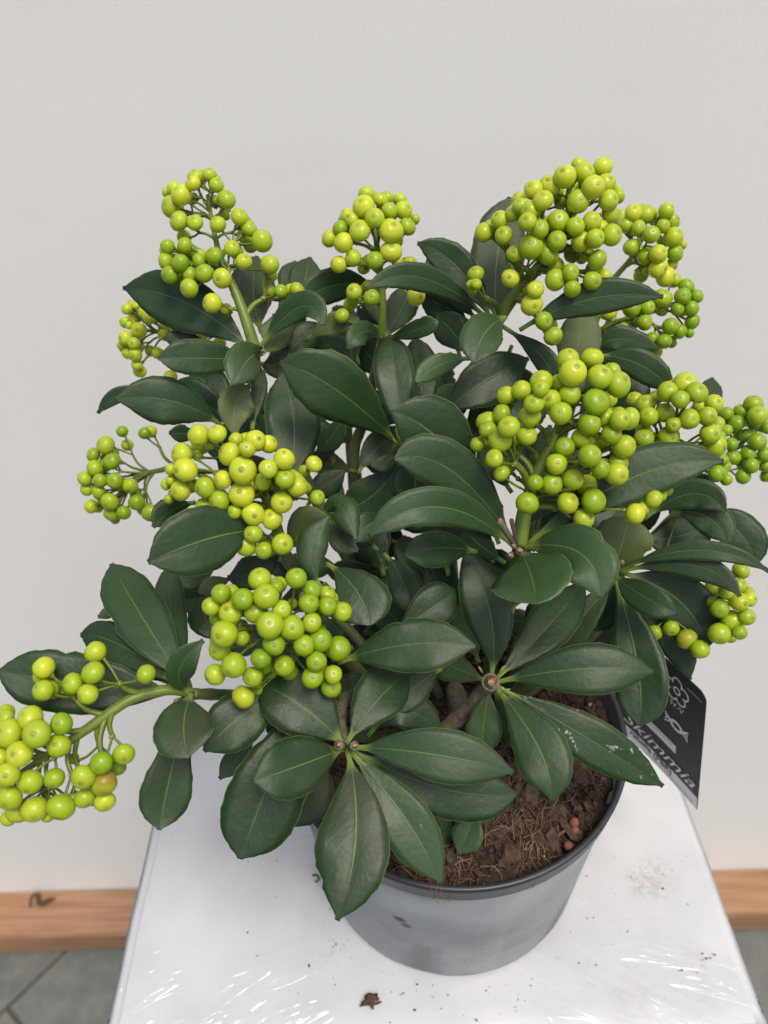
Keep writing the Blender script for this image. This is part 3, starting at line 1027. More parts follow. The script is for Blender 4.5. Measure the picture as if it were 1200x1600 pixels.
LEAVES = [
    # --- front rosette over the pot (base 541,1166)
    dict(a=(547, 1176, 556, 1300, 527, 1438, 122, .325, .296), fold=12, k='n'),
    dict(a=(553, 1176, 628, 1272, 690, 1380, 86, .331, .315), fold=10, res=.45, tint=.35),
    dict(a=(556, 1167, 672, 1178, 803, 1207, 86, .324, .318), fold=10, tint=.25),
    dict(a=(560, 1178, 690, 1232, 808, 1240, 88, .338, .342), fold=8, k='r'),
    dict(a=(530, 1170, 468, 1196, 396, 1221, 94, .325, .302), fold=16, k='r', tint=.1),
    dict(a=(530, 1156, 472, 1104, 402, 1066, 108, .327, .335), fold=12, k='r'),
    dict(a=(536, 1150, 590, 1094, 640, 1050, 84, .329, .355), fold=12),
    dict(a=(575, 1150, 630, 1112, 690, 1143, 62, .36, .365), fold=10),
    dict(a=(470, 1090, 415, 1235, 374, 1342, 126, .345, .325), fold=12, k='r'),
    dict(a=(500, 1170, 485, 1232, 452, 1292, 80, .362, .36), fold=8),
    dict(a=(490, 1180, 452, 1140, 430, 1090, 70, .375, .385), fold=8),
    dict(a=(440, 1082, 378, 1118, 319, 1174, 88, .336, .322), fold=14, k='r'),
    dict(a=(402, 1148, 372, 1182, 343, 1217, 38, .372, .37), fold=8, tint=.9),
    dict(a=(668, 1240, 688, 1285, 698, 1318, 34, .386, .385), fold=8, tint=.5),
    dict(a=(744, 1262, 732, 1298, 716, 1334, 52, .378, .372), fold=10, tint=.55),
    # --- rosette at the cut stub (767,1066)
    dict(a=(782, 1072, 902, 1046, 1022, 1050, 84, .358, .350), fold=10, tint=.1),
    dict(a=(776, 1082, 838, 1162, 863, 1252, 88, .356, .336), fold=14, tint=.2),
    dict(a=(790, 1084, 908, 1148, 1036, 1228, 76, .364, .358), fold=10, res=1.0, tint=.15),
    dict(a=(788, 1055, 850, 985, 914, 908, 76, .360, .395), fold=12),
    dict(a=(764, 1050, 766, 960, 724, 858, 84, .362, .372), fold=14, twist=20),
    dict(a=(756, 1082, 756, 1130, 752, 1182, 58, .372, .365), fold=12, tint=.6),
    dict(a=(748, 1066, 708, 1042, 655, 1020, 52, .368, .385), fold=10, tint=.2),
    dict(a=(690, 1045, 650, 1072, 600, 1122, 56, .372, .36), fold=10),
    dict(a=(770, 1085, 800, 1140, 808, 1170, 45, .385, .385), fold=8),
    # --- middle
    dict(a=(528, 1036, 632, 1008, 744, 1010, 90, .340, .332), fold=12, tint=.1),
    dict(a=(610, 1000, 672, 952, 716, 925, 72, .362, .37), fold=10),
    dict(a=(510, 880, 556, 922, 578, 978, 96, .348, .332), fold=16, k='o'),
    dict(a=(600, 865, 630, 910, 648, 968, 56, .385, .375), fold=8),
    dict(a=(502, 920, 487, 862, 514, 806, 50, .342, .345), fold=22, tint=.4, curl=.3),
    dict(a=(448, 862, 476, 828, 512, 806, 70, .365, .355), fold=10, under=True),
    dict(a=(500, 812, 530, 790, 557, 845, 46, .358, .345), fold=20, tint=.3, curl=.4),
    dict(a=(512, 810, 530, 842, 560, 860, 40, .365, .358), fold=14, tint=.2),
    dict(a=(610, 806, 574, 822, 553, 848, 48, .375, .365), fold=10),
    dict(a=(650, 728, 585, 772, 525, 800, 74, .392, .395), fold=8),
    dict(a=(622, 705, 605, 722, 580, 726, 26, .385, .38), fold=10, tint=.4),
    # --- rosette under the big right-hand cluster (800,855)
    dict(a=(795, 862, 692, 793, 576, 838, 64, .345, .312), fold=12, k='r', tint=.4, dm=.318),
    dict(a=(780, 822, 708, 738, 616, 718, 84, .347, .325), fold=10, k='r', tint=.25),
    dict(a=(752, 775, 690, 690, 611, 642, 112, .366, .345), fold=8, k='n', tint=.1),
    dict(a=(745, 862, 688, 856, 632, 868, 60, .360, .342), fold=12, k='r', tint=.1),
    dict(a=(648, 800, 648, 762, 655, 715, 80, .385, .39), fold=8),
    dict(a=(822, 848, 902, 862, 938, 934, 98, .342, .308), fold=14, k='r', tint=.6, dm=.318),
    dict(a=(812, 862, 830, 900, 838, 944, 136, .342, .298), fold=10, k='r', tint=.7, dm=.318),
    dict(a=(946, 892, 972, 848, 985, 806, 92, .378, .372), fold=8, under=True, k='r'),
    dict(a=(848, 835, 985, 748, 1130, 721, 86, .347, .328), fold=12, k='l', tint=.25),
    dict(a=(800, 770, 775, 720, 775, 670, 64, .385, .395), fold=8),
    dict(a=(790, 880, 748, 850, 725, 826, 56, .375, .39), fold=8),
    # --- right-hand shoot (965,890)
    dict(a=(970, 888, 1090, 860, 1202, 893, 34, .382, .360), fold=10, k='l', tint=.15),
    dict(a=(975, 896, 1085, 884, 1156, 932, 44, .385, .362), fold=10, k='l', tint=.15),
    dict(a=(1000, 900, 1062, 940, 1104, 1014, 88, .396, .385), fold=12, k='r'),
    dict(a=(950, 922, 1002, 930, 1058, 958, 50, .372, .352), fold=14, k='r', tint=.1),
    dict(a=(955, 940, 996, 1040, 998, 1134, 86, .385, .368), fold=14, k='r'),
    dict(a=(972, 935, 1042, 985, 1078, 1062, 56, .402, .392), fold=10),
    dict(a=(968, 930, 912, 962, 862, 1018, 52, .388, .392), fold=10),
    dict(a=(950, 935, 905, 990, 885, 1012, 40, .395, .40), fold=8),
    dict(a=(1005, 812, 1080, 772, 1134, 800, 50, .385, .365), fold=10, k='r', tint=.15),
    dict(a=(1045, 800, 1105, 808, 1137, 850, 56, .382, .368), fold=12, k='r', tint=.1),
    dict(a=(1085, 800, 1152, 830, 1180, 884, 66, .398, .388), fold=10, k='r'),
    dict(a=(1050, 770, 1090, 752, 1118, 775, 30, .402, .395), fold=8),
    dict(a=(1000, 845, 1060, 838, 1112, 818, 74, .398, .402), fold=8, k='r'),
    dict(a=(1000, 810, 1030, 772, 1060, 735, 60, .40, .41), fold=8),
    # --- upper middle
    dict(a=(614, 696, 532, 614, 437, 566, 106, .366, .340), fold=10, k='n', tint=.2),
    dict(a=(448, 760, 460, 668, 440, 582, 90, .372, .385), fold=10, k='r', tint=.1),
    dict(a=(632, 652, 617, 590, 610, 523, 66, .382, .395), fold=12, k='r', tint=.15),
    dict(a=(664, 650, 656, 590, 648, 526, 62, .402, .41), fold=10, k='r'),
    dict(a=(688, 652, 750, 600, 826, 560, 82, .388, .395), fold=10),
    dict(a=(735, 560, 688, 570, 650, 597, 38, .372, .362), fold=10, k='r', tint=.9),
    dict(a=(790, 496, 758, 520, 741, 568, 66, .362, .335), fold=16, k='r', tint=.55, dm=.342),
    dict(a=(754, 508, 716, 420, 652, 380, 60, .402, .388), fold=10, k='l', tint=.1),
    dict(a=(750, 505, 700, 448, 668, 400, 52, .415, .41), fold=10),
    dict(a=(778, 502, 776, 410, 796, 308, 88, .405, .42), fold=10, k='r', tint=.1),
    dict(a=(742, 505, 665, 436, 572, 452, 46, .378, .355), fold=12, k='l', tint=.3),
    dict(a=(735, 505, 695, 480, 655, 462, 54, .42, .425), fold=8),
    dict(a=(590, 445, 522, 446, 470, 474, 56, .415, .40), fold=8, k='r', tint=.25),
    dict(a=(472, 490, 476, 442, 485, 402, 62, .425, .44), fold=10, k='l'),
    dict(a=(448, 480, 452, 440, 462, 408, 40, .44, .45), fold=8),
    dict(a=(408, 520, 468, 480, 504, 508, 46, .388, .368), fold=14, k='r', tint=.4),
    dict(a=(432, 550, 430, 525, 428, 490, 58, .395, .395), fold=8, under=True),
    dict(a=(408, 520, 396, 455, 402, 400, 72, .41, .43), fold=10, k='r'),
    dict(a=(478, 532, 518, 508, 561, 500, 38, .398, .392), fold=8, under=True),
    dict(a=(600, 518, 568, 518, 544, 546, 38, .382, .366), fold=12, k='r', tint=.5),
    dict(a=(606, 524, 655, 514, 683, 500, 32, .388, .376), fold=10, k='r', tint=.3),
    dict(a=(740, 560, 708, 520, 682, 492, 56, .402, .41), fold=8),
    dict(a=(610, 535, 626, 485, 642, 445, 52, .418, .43), fold=8),
    dict(a=(812, 516, 922, 468, 1036, 464, 58, .366, .350), fold=12, k='l', tint=.2),
    dict(a=(888, 592, 902, 540, 916, 482, 70, .39, .40), fold=10, k='r', under=True),
    dict(a=(822, 522, 845, 556, 863, 594, 38, .382, .378), fold=10),
    dict(a=(930, 556, 1000, 570, 1048, 612, 50, .395, .388), fold=10, k='r', tint=.2),
    dict(a=(930, 552, 965, 530, 1028, 545, 44, .408, .40), fold=10, k='l', tint=.25),
    dict(a=(955, 655, 985, 612, 1000, 575, 56, .405, .41), fold=8),
    dict(a=(1108, 670, 1108, 625, 1113, 590, 38, .44, .45), fold=10, k='r'),
    # --- left upper shoot (398,552)
    dict(a=(392, 556, 300, 478, 192, 450, 92, .396, .400), fold=10, k='n', tint=.15),
    dict(a=(388, 590, 318, 560, 247, 560, 58, .382, .362), fold=10, k='r', tint=.3),
    dict(a=(348, 560, 295, 534, 256, 530, 36, .405, .40), fold=8),
    dict(a=(432, 548, 388, 562, 363, 602, 62, .374, .352), fold=14, k='r', tint=.55),
    dict(a=(350, 668, 272, 628, 180, 624, 78, .388, .366), fold=10, k='n', tint=.2),
    dict(a=(235, 608, 188, 616, 153, 646, 26, .425, .42), fold=8, k='l'),
    dict(a=(372, 672, 315, 628, 262, 603, 60, .405, .41), fold=8),
    dict(a=(372, 664, 332, 612, 300, 575, 70, .415, .42), fold=8, tint=.1),
    dict(a=(372, 692, 366, 640, 390, 602, 58, .372, .372), fold=18, under=True),
    dict(a=(394, 672, 402, 622, 413, 578, 26, .378, .39), fold=14),
    dict(a=(312, 682, 286, 678, 264, 676, 30, .362, .352), fold=10, k='l'),
    # --- under the left middle cluster
    dict(a=(402, 828, 326, 842, 231, 879, 110, .340, .312), fold=10, k='r', tint=.15),
    dict(a=(305, 785, 268, 798, 239, 824, 46, .372, .36), fold=8),
    dict(a=(445, 856, 400, 892, 355, 902, 56, .372, .37), fold=8),
    dict(a=(345, 876, 305, 902, 276, 896, 44, .402, .40), fold=8),
    dict(a=(356, 930, 312, 935, 276, 942, 50, .412, .41), fold=8, tint=.3),
    dict(a=(364, 902, 335, 914, 310, 926, 34, .39, .385), fold=8, under=True),
    dict(a=(350, 1005, 324, 972, 314, 935, 54, .375, .385), fold=8),
    # --- bottom left shoot (290,1078)
    dict(a=(276, 1056, 222, 964, 174, 881, 88, .328, .362), fold=12, k='r', tint=.25),
    dict(a=(296, 1046, 268, 962, 268, 880, 50, .346, .372), fold=12, k='r', tint=.15),
    dict(a=(264, 1062, 192, 1010, 126, 992, 66, .338, .348), fold=10, k='r'),
    dict(a=(262, 1090, 122, 1068, -4, 1048, 100, .330, .315), fold=10, k='r', tint=.1),
    dict(a=(268, 1068, 215, 1044, 160, 1016, 30, .346, .35), fold=8, tint=.5),
    dict(a=(290, 1090, 280, 1048, 318, 1000, 46, .318, .315), fold=26, tint=.3),
    dict(a=(306, 1084, 287, 1134, 296, 1184, 96, .320, .300), fold=12, k='r', tint=.35),
    dict(a=(280, 1120, 264, 1220, 249, 1297, 82, .338, .325), fold=14, k='n', tint=.25),
    dict(a=(195, 942, 172, 955, 153, 964, 20, .385, .38), fold=8, k='l'),
    # --- darker leaves deeper in the bush
    dict(a=(702, 955, 722, 930, 750, 902, 48, .405, .41), fold=8),
    dict(a=(655, 935, 682, 906, 705, 872, 60, .412, .42), fold=8),
    dict(a=(748, 1036, 732, 990, 712, 945, 46, .39, .40), fold=8, under=True),
    dict(a=(760, 1000, 730, 960, 690, 930, 56, .40, .41), fold=8),
    dict(a=(640, 760, 600, 725, 570, 690, 46, .44, .45), fold=8),
    dict(a=(700, 820, 690, 860, 660, 900, 60, .43, .42), fold=8),
    dict(a=(590, 860, 560, 840, 530, 850, 52, .39, .385), fold=8),
    dict(a=(640, 1000, 610, 960, 570, 950, 60, .40, .41), fold=8),
    dict(a=(470, 700, 500, 680, 545, 690, 46, .43, .44), fold=8),
    dict(a=(500, 600, 470, 560, 430, 540, 52, .42, .42), fold=8),
    dict(a=(560, 590, 530, 555, 500, 530, 60, .425, .43), fold=8),
    dict(a=(700, 640, 690, 600, 690, 560, 52, .425, .44), fold=8),
    dict(a=(720, 560, 700, 500, 690, 470, 58, .43, .445), fold=8),
    dict(a=(560, 570, 545, 520, 520, 480, 50, .435, .45), fold=8),
    dict(a=(850, 930, 880, 960, 920, 985, 60, .41, .41), fold=8),
    dict(a=(870, 900, 850, 950, 830, 990, 50, .40, .41), fold=8),
    dict(a=(450, 560, 470, 530, 500, 505, 46, .41, .415), fold=8),
    dict(a=(480, 790, 505, 760, 540, 735, 46, .43, .435), fold=8),
    dict(a=(600, 760, 640, 800, 690, 810, 62, .43, .43), fold=8),
    dict(a=(720, 700, 760, 650, 800, 620, 66, .42, .43), fold=8),
    dict(a=(880, 640, 930, 600, 985, 575, 52, .425, .43), fold=8),
    dict(a=(1000, 760, 960, 800, 930, 840, 66, .41, .40), fold=8),
    dict(a=(540, 640, 520, 680, 495, 705, 40, .41, .42), fold=8),
    dict(a=(660, 1100, 640, 1140, 660, 1170, 50, .39, .39), fold=8),
    dict(a=(600, 1060, 560, 1075, 520, 1090, 56, .37, .37), fold=8),
    dict(a=(420, 700, 400, 660, 390, 630, 40, .41, .42), fold=8),
    dict(a=(800, 540, 790, 580, 800, 620, 50, .42, .42), fold=8),
    dict(a=(470, 640, 462, 600, 440, 570, 56, .41, .42), fold=8),
    dict(a=(420, 600, 430, 570, 455, 548, 46, .405, .41), fold=8),
    dict(a=(780, 850, 762, 805, 748, 772, 62, .375, .385), fold=8),
    dict(a=(815, 830, 850, 775, 880, 730, 66, .372, .385), fold=8),
    dict(a=(830, 840, 885, 795, 935, 770, 62, .378, .385), fold=8),
    dict(a=(770, 880, 735, 835, 690, 825, 74, .385, .40), fold=8),
    dict(a=(760, 800, 740, 770, 700, 750, 66, .385, .395), fold=8),
    dict(a=(805, 905, 780, 890, 745, 870, 60, .388, .395), fold=8),
    dict(a=(640, 665, 600, 640, 555, 625, 58, .412, .42), fold=8),
    dict(a=(545, 1020, 510, 1000, 470, 985, 60, .37, .375), fold=8),
    dict(a=(960, 905, 945, 950, 925, 985, 52, .392, .395), fold=8),
    dict(a=(600, 900, 585, 850, 565, 815, 56, .40, .41), fold=8),
    dict(a=(455, 590, 445, 625, 430, 660, 50, .405, .41), fold=8),
    dict(a=(800, 700, 820, 650, 850, 610, 60, .40, .41), fold=8),
    dict(a=(700, 900, 690, 850, 670, 810, 62, .40, .41), fold=8),
    dict(a=(800, 960, 815, 915, 840, 885, 56, .385, .395), fold=8),
    dict(a=(730, 620, 780, 640, 830, 650, 60, .405, .41), fold=8),
    dict(a=(640, 690, 690, 640, 740, 610, 62, .405, .415), fold=8),
    dict(a=(560, 740, 590, 700, 640, 670, 54, .42, .43), fold=8),
    dict(a=(900, 960, 860, 1000, 840, 1050, 50, .405, .40), fold=8),
    dict(a=(1000, 930, 985, 975, 960, 1010, 46, .41, .405), fold=8),
    dict(a=(700, 1160, 735, 1190, 760, 1225, 52, .39, .385), fold=8, tint=.3),
    dict(a=(560, 1190, 590, 1230, 600, 1280, 60, .345, .345), fold=8),
]
for L in LEAVES:
    kw = dict(L); a = kw.pop('a')
    leaf(*a, **kw)

fr_ = random.Random(77)
for (x0, y0, x1, y1, n_, d0, d1) in ((470, 680, 700, 900, 14, .425, .46), (790, 600, 1010, 830, 14, .405, .44), (430, 480, 720, 580, 10, .44, .46),
                                     (370, 900, 600, 1080, 9, .40, .43), (820, 540, 960, 620, 4, .42, .44), (620, 880, 860, 1060, 8, .41, .44), (300, 620, 480, 760, 6, .42, .44)):
    for _ in range(n_):
        x, y = fr_.uniform(x0, x1), fr_.uniform(y0, y1)
        an = math.atan2(y - 1000, x - 690) + fr_.uniform(-.8, .8)
        L = fr_.uniform(75, 125); d = fr_.uniform(d0, d1)
        ex, ey = math.cos(an) * L / 2, math.sin(an) * L / 2
        leaf(x - ex, y - ey, x + fr_.uniform(-8, 8), y + fr_.uniform(-8, 8), x + ex, y + ey, fr_.uniform(40, 62), d, d + fr_.uniform(-.01, .015), k=fr_.choice('nr'), fold=10, roll=fr_.uniform(-25, 25))

# ------------------------------------------------------------------ berry clusters
TILE = {'T1': (0, 200, 3), 'T2': (350, 200, 3), 'T3': (700, 200, 3), 'T4': (100, 600, 3), 'T5': (400, 600, 3), 'T6': (700, 500, 2.4),
        'U1': (0, 850, 3), 'U2': (300, 850, 3), 'V5': (1000, 500, 2.667)}
# x,y,r in tile pixels; b = behind, y = yellower, g = greener, p = palest, o = blushed red
CL = {
 'A': dict(axis=((400, 552, .388), (388, 512, .385), (370, 462, .384), (348, 415, .386), (335, 365, .390), (324, 305, .395)), th=(20, 18, 15, 11, 8, 5), d=.385, Rp=80, t=.50, b=[('T1',
  '918,232,36b 905,260,32y 981,219,30 1014,268,31 1012,243,22b 818,285,32b 781,302,20b 850,315,43y 800,368,43 905,330,26b 1062,335,39 1005,345,28b 838,437,41 914,444,34 1021,452,35 1056,410,22b 1123,418,37 785,556,31g 862,510,30b 866,552,36g 778,625,37 845,634,38g 927,605,38bg 932,622,33g 1003,599,37g 1087,565,35 1130,500,20b 797,689,38g 890,690,36bg 958,681,37g 887,751,41 1041,705,41y 1143,627,34y 995,822,43y 1060,850,25b'),
  ('T2', '118,472,34 178,530,47 125,545,35b 85,510,25b 216,640,39 228,690,24b 267,766,30g 215,765,25b 343,760,33g 320,812,25b')]),
 'B': dict(axis=((596, 535, .402), (597, 465, .392), (592, 410, .386), (584, 345, .385)), th=(14, 13, 11, 7), d=.384, Rp=75, t=.58, b=[('T2',
  '668,312,36b 733,335,32 655,368,47y 575,410,30b 602,430,33 706,423,41 775,388,35g 825,338,30b 840,385,38 895,428,22bg 860,463,37g 545,470,33g 494,519,38 560,538,45p 637,482,46 783,483,51y 783,580,45y 815,530,25b 538,640,36y 606,610,37 706,622,38g 655,655,28b 812,632,25b 873,640,34g 609,768,34 692,795,34g 592,825,33b 553,880,31g 900,790,38y')]),
 'C': dict(axis=((776, 505, .385), (800, 468, .380), (836, 424, .370), (872, 375, .362), (895, 310, .360)), th=(20, 20, 18, 14, 8), d=.352, Rp=105, t=.52, b=[('T3',
  '610,172,30b 640,212,44 725,183,41y 548,228,50y 742,258,40 598,275,26b 680,278,50y 400,290,42y 478,270,45y 445,340,43 535,335,38b 610,345,50 752,340,42 797,320,30b 330,335,32by 340,365,34 382,390,39 305,402,35 243,430,38 205,460,33b 168,490,42 262,504,40 372,440,39 428,475,40g 515,438,47 597,462,40 675,438,40 760,400,40 715,470,35b 768,502,45 510,530,42g 388,557,53g 465,590,44g 625,533,43 690,518,40 585,588,40bg 650,590,32b 700,618,43g 575,678,37g 503,712,45 685,668,40bg 733,695,30by 676,717,41g 582,755,37g 310,588,33 292,705,38p 410,757,38y 393,828,48y 449,904,39g 493,977,39g 505,645,35b 130,685,34g 108,735,22g 132,733,24g 118,757,24g')]),
 'D': dict(axis=((925, 520, .425), (950, 450, .42), (985, 405, .415), (1010, 360, .415)), th=(11, 10, 8, 6), d=.405, Rp=70, t=.48, b=[('T3',
  '868,398,38y 930,405,45 830,455,35 893,470,35 952,500,38 1008,460,32g 1023,388,35 1050,437,35g 1055,512,43 1100,548,20b 860,558,38 1065,587,38g 985,590,40y 925,603,37 1050,640,28bg 985,655,45p 1020,697,47p 905,690,35b 975,430,32b 800,430,30b 815,410,28b 950,640,25by 1000,530,20b')]),
 'E': dict(axis=((915, 530, .425), (960, 505, .42), (1010, 490, .415), (1065, 470, .415)), th=(11, 9, 8, 6), d=.408, Rp=70, t=.22, b=[('T3',
  '748,853,44p 800,800,30by 862,845,40g 935,842,34 922,912,35 1005,797,42 1060,715,32b 1003,852,30b 1075,850,30g 1100,790,37g 1117,742,36g 1165,790,32g 1140,847,35g 1145,907,35g 1043,930,38g 1088,955,32g 1132,962,22g 822,940,28g 957,988,30g 1013,1000,34g 1050,1010,22bg 967,1050,35bg')]),
 'F': dict(axis=((812, 852, .346), (820, 800, .344), (840, 740, .340), (868, 680, .338), (890, 610, .336)), th=(25, 24, 20, 15, 8), d=.328, Rp=112, t=.45, b=[('T6',
  '450,148,40 541,142,40 468,198,50y 571,212,44 620,190,28b 636,240,48g 350,232,42 415,238,33b 275,263,37 217,282,34 348,258,30g 322,315,38 385,302,38 457,280,38g 556,308,47g 605,295,30b 422,350,41 307,362,41 145,380,39 200,352,35 148,412,32g 227,402,40 195,450,45 295,433,36 110,467,28g 155,462,28b 173,520,34 228,545,30b 200,575,29g 530,392,42g 592,368,38 645,375,38 680,370,40 612,430,38g 499,444,38 562,465,37b 437,477,35g 532,510,43g 658,474,42 645,510,35b 406,540,38 470,598,38g 571,558,36g 633,578,43 520,620,38b 327,610,31g 390,615,40g 297,687,41g 449,685,42 546,678,47g 509,744,38 702,727,38y 772,672,32 820,635,25b')]),
 'G': dict(axis=((985, 760, .40), (1005, 710, .39), (1035, 680, .382), (1070, 640, .378)), th=(12, 10, 8, 6), d=.366, Rp=75, t=.40, b=[('T6',
  '890,240,42y 823,270,37 933,272,38g 870,298,33g 740,318,37 700,300,30b 752,362,35 813,348,35 780,290,28b 905,372,36 998,313,33y 945,325,28b 973,360,33 845,393,28 735,443,34g 828,438,38 983,427,39 1010,390,28b 1003,472,40 735,485,30b 945,495,25 980,510,28b'), ('V5', '320,640,35g 350,610,28bg 360,665,25g 320,570,25b')]),
 'H': dict(axis=((1085, 770, .43), (1110, 735, .43), (1150, 700, .43), (1185, 670, .43)), th=(9, 8, 7, 5), d=.428, Rp=65, t=.18, b=[('V5',
  '360,390,28g 420,380,30g 472,350,37 403,430,32g 490,400,40 475,428,30g 360,460,24 415,480,25by 380,518,27g 450,482,30g 488,507,37g 388,573,30g 450,557,32g 430,650,32g 465,607,32g 520,560,30g 525,610,25g 530,645,30g 335,395,25g 530,450,25g')]),
 'I': dict(axis=((385, 590, .44), (320, 545, .442), (270, 525, .44), (225, 515, .44)), th=(9, 8, 7, 5), d=.435, Rp=65, t=.68, b=[('T1',
  '595,848,26 640,830,20y 680,860,32y 700,888,30 725,880,25y 585,910,26 630,895,30b 605,925,18 652,948,36y 780,913,32y 825,940,28y 872,935,36y 897,970,26 948,985,24 590,985,33y 570,1018,22 628,1010,28 598,1055,27y 634,1065,31 643,1112,26 655,1140,30p 738,1055,28 705,1045,25b 765,970,25y 1030,1005,30 1030,1045,20b 800,1165,30y 990,960,20b')]),
 'J': dict(axis=((330, 752, .43), (285, 728, .43), (250, 735, .43), (205, 742, .43)), th=(11, 10, 8, 5), d=.425, Rp=60, t=.25, b=[('T4',
  '273,222,27g 195,287,42 138,332,33g 225,362,38g 145,395,38 98,443,33 108,493,30 170,453,32g 237,453,36g 163,507,35 310,477,36 215,552,40 128,573,32y 160,578,25b 225,605,38b 280,603,33g 240,635,22b 340,555,35g 408,605,42 378,230,28g 405,222,30by 335,510,28b')]),
 'K': dict(axis=((440, 850, .356), (425, 800, .350), (400, 750, .342), (375, 705, .335)), th=(18, 16, 13, 8), d=.330, Rp=100, t=.62, b=[('T4',
  '632,240,52 640,285,45b 718,232,42 805,262,33b 775,328,57y 858,305,37 897,265,48y 958,282,42y 553,328,49 570,402,55y 500,400,28b 525,435,35b 625,335,25b 660,485,47g 745,449,44y 838,405,60y 545,500,45 727,547,46g 658,585,48 833,517,55y 590,480,30b 880,475,30b 1032,352,48y 957,397,42 1017,390,25b 930,457,41 1036,443,47g 1075,430,30b 1095,480,48 1021,555,50y 800,598,33 835,612,30b 888,610,50y 925,620,30b 975,633,47y 742,662,52g 887,702,42g 852,758,48 937,780,40g 1024,750,47 478,470,25b 490,540,22bg'), ('T5', '272,375,39y 288,532,36g')]),
 'L': dict(axis=((528, 1085, .358), (500, 1040, .348), (450, 1000, .334), (415, 975, .322)), th=(16, 15, 12, 8), d=.304, Rp=105, t=.30, b=[('U2',
  '318,165,54 405,192,40b 135,232,44g 185,225,35b 90,293,42 237,258,50g 347,245,56 180,322,53 115,350,34bg 296,320,51g 420,307,43 365,380,61 152,422,59 130,495,48b 230,385,32b 235,440,38b 467,392,56 385,470,49g 489,160,47g 563,215,42g 548,278,46g 633,235,40 635,290,42g 705,318,46y 562,368,44 600,450,55g 525,475,47g 686,490,56g 195,568,57 108,612,46y 323,537,46g 284,622,46 365,590,42bg 434,572,47 460,600,38b 583,550,47 565,625,47g 661,612,43 652,672,47 240,717,54y 305,680,30b 470,280,25b')]),
 'M': dict(axis=((300, 1083, .328), (262, 1078, .322), (205, 1092, .317), (145, 1133, .312), (75, 1180, .308), (20, 1215, .306)), th=(17, 17, 18, 17, 12, 8), d=.304, Rp=90, t=.42, b=[('U1',
  '447,507,49 205,580,50y 437,603,51 203,686,49 342,653,47 412,703,48 685,610,43g 28,790,38b 25,815,40 143,817,55y 40,885,64y 288,842,50g 172,890,60 90,985,58y 275,945,52 0,1000,38 35,1080,52 142,1115,54 255,1098,46g 45,1190,55 80,1260,50b 40,1285,35b 162,1243,57 285,1233,62 390,1092,53 475,1027,53g 580,985,46 555,1050,35bg 488,1122,58o 400,1190,48b 350,1190,35b 492,1208,45y 225,1275,30b -20,900,40 -10,1140,40 345,1005,25b')]),
 'N': dict(axis=((1010, 930, .40), (1050, 925, .395), (1095, 930, .39), (1145, 945, .385)), th=(9, 8, 7, 5), d=.375, Rp=60, t=.40, b=[('V5',
  '420,1045,37 415,1105,30 362,1132,32 455,1162,32y 413,1175,38 332,1203,38g 445,1237,35g 382,1253,43 330,1307,42 415,1302,30g 378,1322,25bg 63,1302,30g 130,1285,32g 195,1330,43o 250,1372,40 270,1065,22 305,1120,30b 300,1160,30b 188,685,22g')]),
}

# berry meshes: unit radius, stalk end at -Z, stigma at +Z
NBU, NBV = 18, 13
def berry_geometry(seed):
    rg = random.Random(seed)
    sx, sy, sz = rg.uniform(.97, 1.05), rg.uniform(.96, 1.04), rg.uniform(.88, 1.03)
    lob = rg.uniform(0, .035); ph = rg.uniform(0, 6.28)
    dim = rg.uniform(.07, .12)
    ths = [0, 5, 9, 13, 19, 27, 40, 57, 76, 96, 117, 139, 160, 180]
    v, f, ap = [], [], []
    def rad(th, an):
        r = 1 + lob * math.sin(3 * an + ph) * math.sin(th) ** 2
        d = math.degrees(th)
        r -= dim * math.exp(-(d / 17) ** 2)
        r += dim * 0.75 * math.exp(-(d / 5.5) ** 2)
        r -= .05 * math.exp(-((180 - d) / 16) ** 2)
        return r
    v.append(Vector((0, 0, rad(0, 0) * sz))); ap.append(1.0)
    for d in ths[1:-1]:
        th = R(d)
        for k in range(NBU):
            an = 2 * math.pi * k / NBU
            r = rad(th, an)
            v.append(Vector((math.sin(th) * math.cos(an) * r * sx, math.sin(th) * math.sin(an) * r * sy, math.cos(th) * r * sz)))
            ap.append(max(0, math.cos(th)))
    v.append(Vector((0, 0, -rad(math.pi, 0) * sz))); ap.append(0)
    nr = len(ths) - 2
    for k in range(NBU):
        k2 = (k + 1) % NBU
        f.append((0, 1 + k, 1 + k2))
        for i in range(nr - 1):
            a = 1 + i * NBU
            f.append((a + k, a + NBU + k, a + NBU + k2, a + k2))
        a = 1 + (nr - 1) * NBU
        f.append((a + k, len(v) - 1, a + k2))
    return v, f, ap


BG = [berry_geometry(s) for s in range(9)]
BM = []
for v, f, ap in BG:
    # the mesh is stored at 5 mm radius so that object space keeps real size
    me = bpy.data.meshes.new("berry")
    me.from_pydata([tuple(q * .005) for q in v], [], f)
    me.materials.append(M_BERRY)
    at_ = me.attributes.new("apex", 'FLOAT', 'POINT'); at_.data.foreach_set("value", ap)
    me.polygons.foreach_set("use_smooth", [True] * len(me.polygons))
    BM.append(me)

